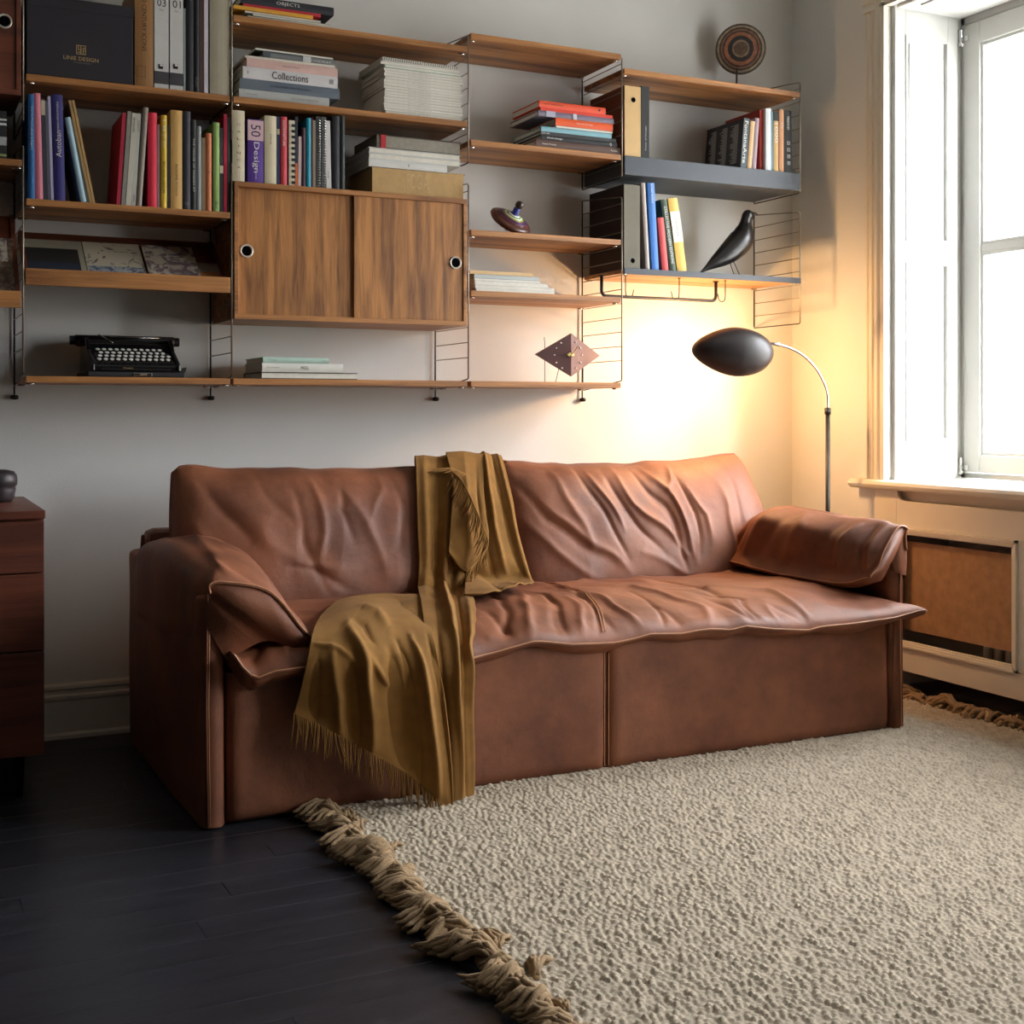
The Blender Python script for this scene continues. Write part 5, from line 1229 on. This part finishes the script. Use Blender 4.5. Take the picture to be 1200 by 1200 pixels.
# ------------------------------------------------------------------ throw blanket
bl_ = thing('throw_blanket', 'mustard wool throw with fringes draped over the sofa to the floor', 'blanket', (1.0, -.8, 0))
def cush_y(z):
    v = min(max((z-.40)/.45, 0), 1); return -.50+.20*v-.125*max(0, 1-abs(2*v-1)**3.2)**.5
def fB(px_, py_, off=.012):           # a point on the back cushion face
    y = -.5
    for _ in range(6): y = cush_y(aty(px_, py_, y)[2])-off
    return aty(px_, py_, y)
def fS(px_, py_, z=.492): return atz(px_, py_, z)
def fF(px_, py_, y=-1.185): return aty(px_, py_, y)
TOPX = xs1; TOPY = top[:, :, 1]; TOPZ = top[:, :, 2]
def push(A, gap):
    sh = A.shape; Q = A.reshape(-1, 3).copy()
    for k in range(len(Q)):
        x, y, z = Q[k]
        if z > .36 and y > -1.19:
            i = int(np.clip(np.searchsorted(TOPX, x), 0, len(TOPX)-1)); zt_ = np.interp(y, TOPY[i], TOPZ[i], left=-1, right=-1)
            if z < zt_+gap and z > zt_-.12 and zt_ > 0: Q[k, 2] = zt_+gap
        if z > .46 and y > -.75:
            for fr in CUSH:
                if fr[0, 50, 0] <= x <= fr[-1, 50, 0]:
                    col = fr[int(np.argmin(np.abs(fr[:, 50, 0]-x)))]
                    yt = np.interp(z, col[:, 2], col[:, 1], right=9)
                    if y > yt-gap and y < yt+.07: Q[k, 1] = yt-gap
    return Q.reshape(sh)
def cloth(ctrl, nu_, nv_, strokes=(), seed=3, amp=.002, name='cloth_panel', dirv=(-.15, -1, .25), gap=.009):
    A = patch(ctrl, nu_, nv_)
    # pixel-like coordinates only index the sheet: use param coordinates
    uu, vv = np.meshgrid(np.linspace(0, 1, nu_), np.linspace(0, 1, nv_), indexing='ij'); P = np.stack([vv.ravel(), uu.ravel()], 1)
    d = (creases(P, strokes)+smoothnoise(P*np.array([1, 2.0]), 6, seed)*amp).reshape(nu_, nv_)
    A = push(A, gap)
    gu = np.gradient(A, axis=0); gv = np.gradient(A, axis=1); N = np.cross(gu, gv); N /= np.maximum(np.linalg.norm(N, axis=2, keepdims=True), 1e-9)
    sgn = np.sign(N@np.array((-.3, -1, .8))); N = N*np.where(sgn == 0, 1, sgn)[:, :, None]
    for _ in range(3): N[1:-1, 1:-1] = (N[1:-1, 1:-1]*2+N[:-2, 1:-1]+N[2:, 1:-1]+N[1:-1, :-2]+N[1:-1, 2:])/6
    N /= np.maximum(np.linalg.norm(N, axis=2, keepdims=True), 1e-9)
    A = A+N*np.maximum(d+.008, 0)[:, :, None]
    b = MB(); b.grid(A); o = b.build(name, M_BLA, bl_, smooth=True, solid=.004); return o, A
def strands(pts, drop, parent, seed, n, r=.0011, swing=.012, down=(0, 0, -1), nm='fringe', zmin=.004):
    rs = random.Random(seed); b = MB(); pts = np.array(pts); m_ = len(pts)
    for i in range(n):
        t = (i+rs.random()*.6)/n*(m_-1); k = min(int(t), m_-2); p = Vector(pts[k]*(1-(t-k))+pts[k+1]*(t-k))
        L = drop*rs.uniform(.7, 1.15); dv = Vector(down).normalized(); s1 = Vector((rs.uniform(-1, 1), rs.uniform(-1, .3), 0))*swing
        q = [p, p+dv*L*.35+s1*.3, p+dv*L*.7+s1*.8, p+dv*L+s1*1.2]
        for e in q:
            if e.z < zmin: e.z = zmin+rs.random()*.004; e.y -= rs.random()*.012
        b.tube([tuple(e) for e in q], [r*1.3, r, r, r*.6], 5)
    o = b.build(nm, M_BLA, parent, smooth=True); o['kind'] = 'stuff'; return o
def bt(px_, dy=0.0, z=.868, y=-.33): p = aty(px_, 540, y); return (p[0], y+dy, z)
def bh(px_, z=.835): p = aty(px_, 545, -.24); return (p[0], -.235, z)
# long strip: over the back, down the cushions, across the seat and to the floor
c_strip = [
 [bh(487), bh(502), bh(518), bh(534), bh(550), bh(566)],
 [bt(486), bt(500), bt(516), bt(532), bt(550), bt(566)],
 [fB(487, 575), fB(500, 575), fB(514, 575), fB(530, 575), fB(545, 575), fB(560, 575)],
 [fB(488, 620), fB(502, 620), fB(514, 620), fB(526, 620), fB(540, 620), fB(556, 620)],
 [fB(489, 665), fB(502, 668), fB(512, 668), fB(522, 668), fB(535, 668), fB(549, 665)],
 [fF(490, 702, -.66), fF(503, 703, -.68), fF(514, 704, -.68), fF(524, 704, -.68), fF(536, 704, -.68), fF(548, 702, -.66)],
 [fF(495, 728, -1.02), fF(508, 730, -1.03), fF(520, 732, -1.04), fF(531, 733, -1.04), fF(543, 732, -1.03), fF(557, 728, -1.0)],
 [fF(500, 772, -1.165), fF(512, 776, -1.175), fF(524, 778, -1.18), fF(535, 780, -1.18), fF(544, 778, -1.18), fF(552, 768, -1.165)],
 [fF(508, 830, -1.15), fF(518, 832, -1.165), fF(528, 834, -1.175), fF(536, 834, -1.175), fF(543, 832, -1.165), fF(549, 828, -1.14)],
 [fF(508, 890, -1.14), fF(519, 892, -1.155), fF(530, 894, -1.17), fF(538, 894, -1.165), fF(545, 892, -1.155), fF(551, 890, -1.13)],
 [fF(505, 945, -1.14), fF(517, 948, -1.155), fF(528, 950, -1.165), fF(538, 952, -1.16), fF(546, 953, -1.15), fF(552, 950, -1.13)]]
sA, GA = cloth(c_strip, 200, 60, [([(.52, .10), (.50, .35), (.52, .5), (.55, .7), (.58, .85), (.60, 1)], .022, .09), ([(.36, .12), (.34, .4), (.36, .55)], -.016, .08), ([(.70, .1), (.72, .4), (.70, .55), (.74, .7), (.76, 1)], -.018, .07),
   ([(.15, .10), (.12, .5)], .012, .09), ([(0, .43), (.5, .45), (1, .43)], .006, .02), ([(0, .53), (.4, .55), (.9, .53)], -.006, .02), ([(.9, .55), (.92, .8), (.94, 1)], .014, .07), ([(.25, .6), (.28, .8), (.3, 1)], -.016, .08), ([(.05, .7), (.1, 1)], .012, .06)], 5, gap=.013)
strands([GA[-1, k] for k in range(4, 48, 4)], .05, sA, 4, 22, swing=.02)
# wide spread over the seat, hanging in front
c_sp = [
 [fF(396, 706, -.74), fF(416, 703, -.70), fF(438, 701, -.68), fF(458, 701, -.68), fF(476, 703, -.70), fF(494, 707, -.74)],
 [fF(378, 724, -.96), fF(403, 720, -.97), fF(430, 717, -.97), fF(456, 718, -.98), fF(480, 723, -1.0), fF(502, 731, -1.03)],
 [fF(366, 745, -1.12), fF(390, 744, -1.12), fF(422, 742, -1.12), fF(452, 744, -1.12), fF(480, 750, -1.13), fF(509, 758, -1.16)],
 [fF(361, 768, -1.175), fF(386, 770, -1.185), fF(422, 772, -1.19), fF(458, 776, -1.195), fF(488, 782, -1.205), fF(516, 788, -1.21)],
 [fF(354, 800, -1.16), fF(382, 806, -1.175), fF(420, 812, -1.185), fF(458, 820, -1.19), fF(492, 830, -1.20), fF(523, 838, -1.21)],
 [fF(348, 822, -1.145), fF(380, 832, -1.16), fF(420, 850, -1.17), fF(460, 868, -1.175), fF(498, 886, -1.185), fF(529, 896, -1.20)],
 [fF(344, 836, -1.14), fF(378, 852, -1.155), fF(418, 874, -1.165), fF(458, 896, -1.17), fF(500, 926, -1.18), fF(531, 952, -1.195)]]
sB, GB = cloth(c_sp, 170, 150, [([(.30, .30), (.42, .52), (.47, .75), (.48, 1)], .030, .045), ([(.20, .45), (.28, .7), (.30, 1)], .016, .045), ([(.36, .5), (.38, .75), (.39, 1)], -.026, .04),
   ([(.80, .34), (.86, .6), (.88, .8), (.88, 1)], .026, .04), ([(.60, .45), (.64, .75), (.68, 1)], -.030, .06), ([(.68, .38), (.74, .6), (.76, 1)], -.020, .035), ([(.02, .42), (.25, .46), (.42, .55)], .010, .02), ([(.45, .5), (.6, .62)], .012, .022),
   ([(.95, .3), (.97, .6), (.98, 1)], -.012, .03), ([(.10, .5), (.12, .8), (.14, 1)], -.014, .05), ([(.35, .15), (.5, .2), (.62, .3)], .012, .05), ([(.3, .25), (.42, .3), (.5, .42)], -.010, .03)], 9, amp=.003, gap=.006)
strands([GB[-1, k]+np.array((0, -.004, .004)) for k in range(0, 150, 3)], .075, sB, 8, 90, r=.0015, swing=.012)
# right flap over the cushion join
c_fl = [
 [bh(540), bh(552), bh(562), bh(572), bh(582)],
 [bt(542, z=.872), bt(553, z=.874), bt(564, z=.872), bt(575, z=.870), bt(587, z=.866)],
 [fB(544, 580, .030), fB(556, 580, .034), fB(568, 580, .034), fB(582, 578, .034), fB(597, 576, .030)],
 [fB(545, 620, .030), fB(558, 620, .034), fB(572, 620, .034), fB(589, 618, .034), fB(604, 616, .030)],
 [fB(546, 655, .035), fB(560, 656, .038), fB(577, 656, .038), fB(594, 654, .038), fB(613, 652, .034)],
 [fB(545, 680, .05), fB(562, 681, .05), fB(582, 682, .055), fB(602, 681, .06), fB(622, 680, .065)],
 [fS(544, 700), fS(566, 700), fS(586, 697), fS(606, 694), fS(626, 689, .486)]]
sC, GC = cloth(c_fl, 110, 70, [([(.55, .1), (.58, .5), (.66, .75)], .018, .06), ([(.40, .15), (.42, .6), (.5, .9)], -.014, .08), ([(.75, .1), (.80, .4), (.9, .8)], -.012, .06), ([(.90, .1), (.93, .5), (.98, .9)], .010, .04), ([(.2, .78), (.5, .86), (.9, .80)], -.014, .05)], 15, gap=.020)
# folded-back end with its own fringe
c_end = [
 [bt(520, -.012, .884), bt(530, -.012, .884), bt(541, -.012, .884), bt(553, -.012, .880), bt(564, -.012, .876)],
 [fB(530, 570, .048), fB(538, 572, .05), (fB(546, 573, .052)), fB(556, 576, .052), fB(566, 578, .05)],
 [fB(528, 605, .048), fB(537, 606, .052), fB(547, 607, .054), fB(558, 608, .054), fB(568, 606, .05)],
 [fB(526, 635, .05), fB(536, 640, .054), fB(547, 642, .056), fB(559, 640, .056), fB(571, 634, .052)],
 [fB(525, 648, .05), fB(533, 655, .054), fB(541, 662, .058), fB(549, 664, .058), fB(557, 660, .054)],
 [fB(527, 652, .052), fB(533, 660, .056), fB(539, 667, .058), fB(544, 670, .058), fB(550, 668, .054)]]
sD, GD = cloth(c_end, 90, 50, [([(.5, .1), (.5, .5), (.6, .8)], .010, .10), ([(.8, .1), (.85, .6)], -.008, .07)], 25, gap=.034)
fr_line = [fB(528, 552, .098), fB(540, 562, .100), fB(550, 580, .100), fB(558, 598, .100), fB(566, 618, .100), fB(572, 636, .100), fB(566, 648, .100), fB(556, 660, .100), fB(548, 668, .098)]
b = MB(); b.tube(cr_interp(fr_line, 40).tolist(), .0022, 6); b.build('hem_cord', M_BLA, sD, smooth=True)
strands(cr_interp(fr_line, 40), .065, sD, 12, 120, r=.0016, swing=.012, down=(-.42, -.16, -.85))
strands([fB(512, 549, .05), fB(530, 548, .085), fB(548, 556, .095)], .05, sD, 13, 22, r=.0013, swing=.012, down=(-.8, -.15, -.25))
# ------------------------------------------------------------------ rug with tassels
RX0, RX1, RY0, RY1 = .665, 2.875, -4.3, -.62
def rug_part(x0, x1, y0, y1, step, amp, name, parent, seed=0):
    nx, ny = int((x1-x0)/step), int((y1-y0)/step)
    xs_ = np.linspace(x0, x1, nx); ys_ = np.linspace(y0, y1, ny); Xg, Yg = np.meshgrid(xs_, ys_, indexing='ij')
    P = np.stack([Xg.ravel(), Yg.ravel()], 1)
    wx = smoothnoise(P, 16, 3).reshape(Xg.shape)*.006; wy = smoothnoise(P, 13, 4).reshape(Xg.shape)*.006
    lx, ly = .0165, .0125
    r_ = np.floor((Yg+wy)/ly); a = (Xg+wx)/lx+np.abs(np.sin(r_*37.719)*1271.3) % 1.0+.35*np.sin(Xg*40+r_*1.7)
    fx = a-np.floor(a)-.5; fy = (Yg+wy)/ly-r_-.5
    cid = np.floor(a)*12.9898+r_*78.233; rnd = np.abs(np.sin(cid)*43758.5453) % 1.0
    h = np.clip(1-(2*fx)**2*.9-(2*fy)**2*.9, 0, 1)**.5*(.35+.85*rnd)
    h += smoothnoise(P, 60, 9).reshape(Xg.shape)*.10+smoothnoise(P, 8, 10).reshape(Xg.shape)*.10
    Z = .010+amp*h
    o = arr_mesh(np.stack([Xg, Yg, Z], 2), name, M_RUG, parent)
    return o
rug = thing('rug', 'thick beige looped wool rug with chunky knotted fringes, under the sofa', 'rug', ((RX0+RX1)/2, -2.0, 0))
rug_part(RX0, RX1, -3.05, RY1, .0037, .0085, 'pile', rug)['kind'] = 'stuff'
b = MB(); b.box(RX0, RX1, RY0, -3.05, .002, .015); b.build('pile', M_RUG, rug)
b = MB(); b.box(RX0+.004, RX1-.004, RY0+.004, RY1-.004, .0005, .0098); b.build('backing', M_RUG, rug)
def tassel_mesh(seed):
    rs = random.Random(seed); b = MB(); L = rs.uniform(.075, .105); n = rs.randint(6, 8); curl = rs.uniform(-.9, .9); lift = rs.uniform(.012, .03)
    for i in range(n):
        s = (i/(n-1)-.5); pts = []; rr = []
        for k in range(8):
            t = k/7; sp_r = .006+.034*t**1.3
            ang = curl*t*1.1
            x = -t*L*math.cos(ang*.7); y = -t*L*math.sin(ang*.8)+s*sp_r*1.5+rs.uniform(-.002, .002)
            z = .010+lift*math.sin(PI*min(t*1.15, 1))*(.55+rs.random()*.4)+rs.uniform(0, .004)+(.008 if i % 2 else 0)
            pts.append((x, y, max(z, .005))); rr.append((.0052+.0022*math.sin(t*PI)+rs.uniform(-.0006, .0008))*(1 if k < 7 else .55))
        b.tube(pts, rr, 7)
    b.lathe([(0, -.011), (.010, -.006), (.013, 0), (.010, .006), (0, .011)], 9, (-.006, 0, .017))
    o = b.build('tassel', M_TAS, rug, world=False, smooth=True); return o
protos = [tassel_mesh(i) for i in range(7)]
rs = random.Random(5); used = set()
def place_tassel(x, y, rz, sc):
    k = rs.randrange(7)
    if k not in used: used.add(k); o = protos[k]
    else: o = child('tassel', protos[k].data, rug)
    o.location = (x-rug.location.x, y-rug.location.y, .0); o.rotation_euler = (0, 0, rz); o.scale = (sc, sc, sc*rs.uniform(.85, 1.15))
y = -1.10
while y > -2.95:
    place_tassel(RX0+rs.uniform(-.006, .012), y, rs.uniform(-.8, .8), rs.uniform(.8, 1.12)); y -= rs.uniform(.023, .032)
    if rs.random() < .35: place_tassel(RX0+rs.uniform(.01, .03), y, rs.uniform(-2.2, 2.2), rs.uniform(.6, .85))
y = -.64
while y > -2.0:
    place_tassel(RX1+rs.uniform(-.012, .006), y, PI+rs.uniform(-.8, .8), rs.uniform(.8, 1.1)); y -= rs.uniform(.028, .042)
    if rs.random() < .3: place_tassel(RX1-rs.uniform(.01, .02), y, PI+rs.uniform(-2, 2), rs.uniform(.5, .7))
for k in range(7):
    if k not in used: bpy.data.objects.remove(protos[k])
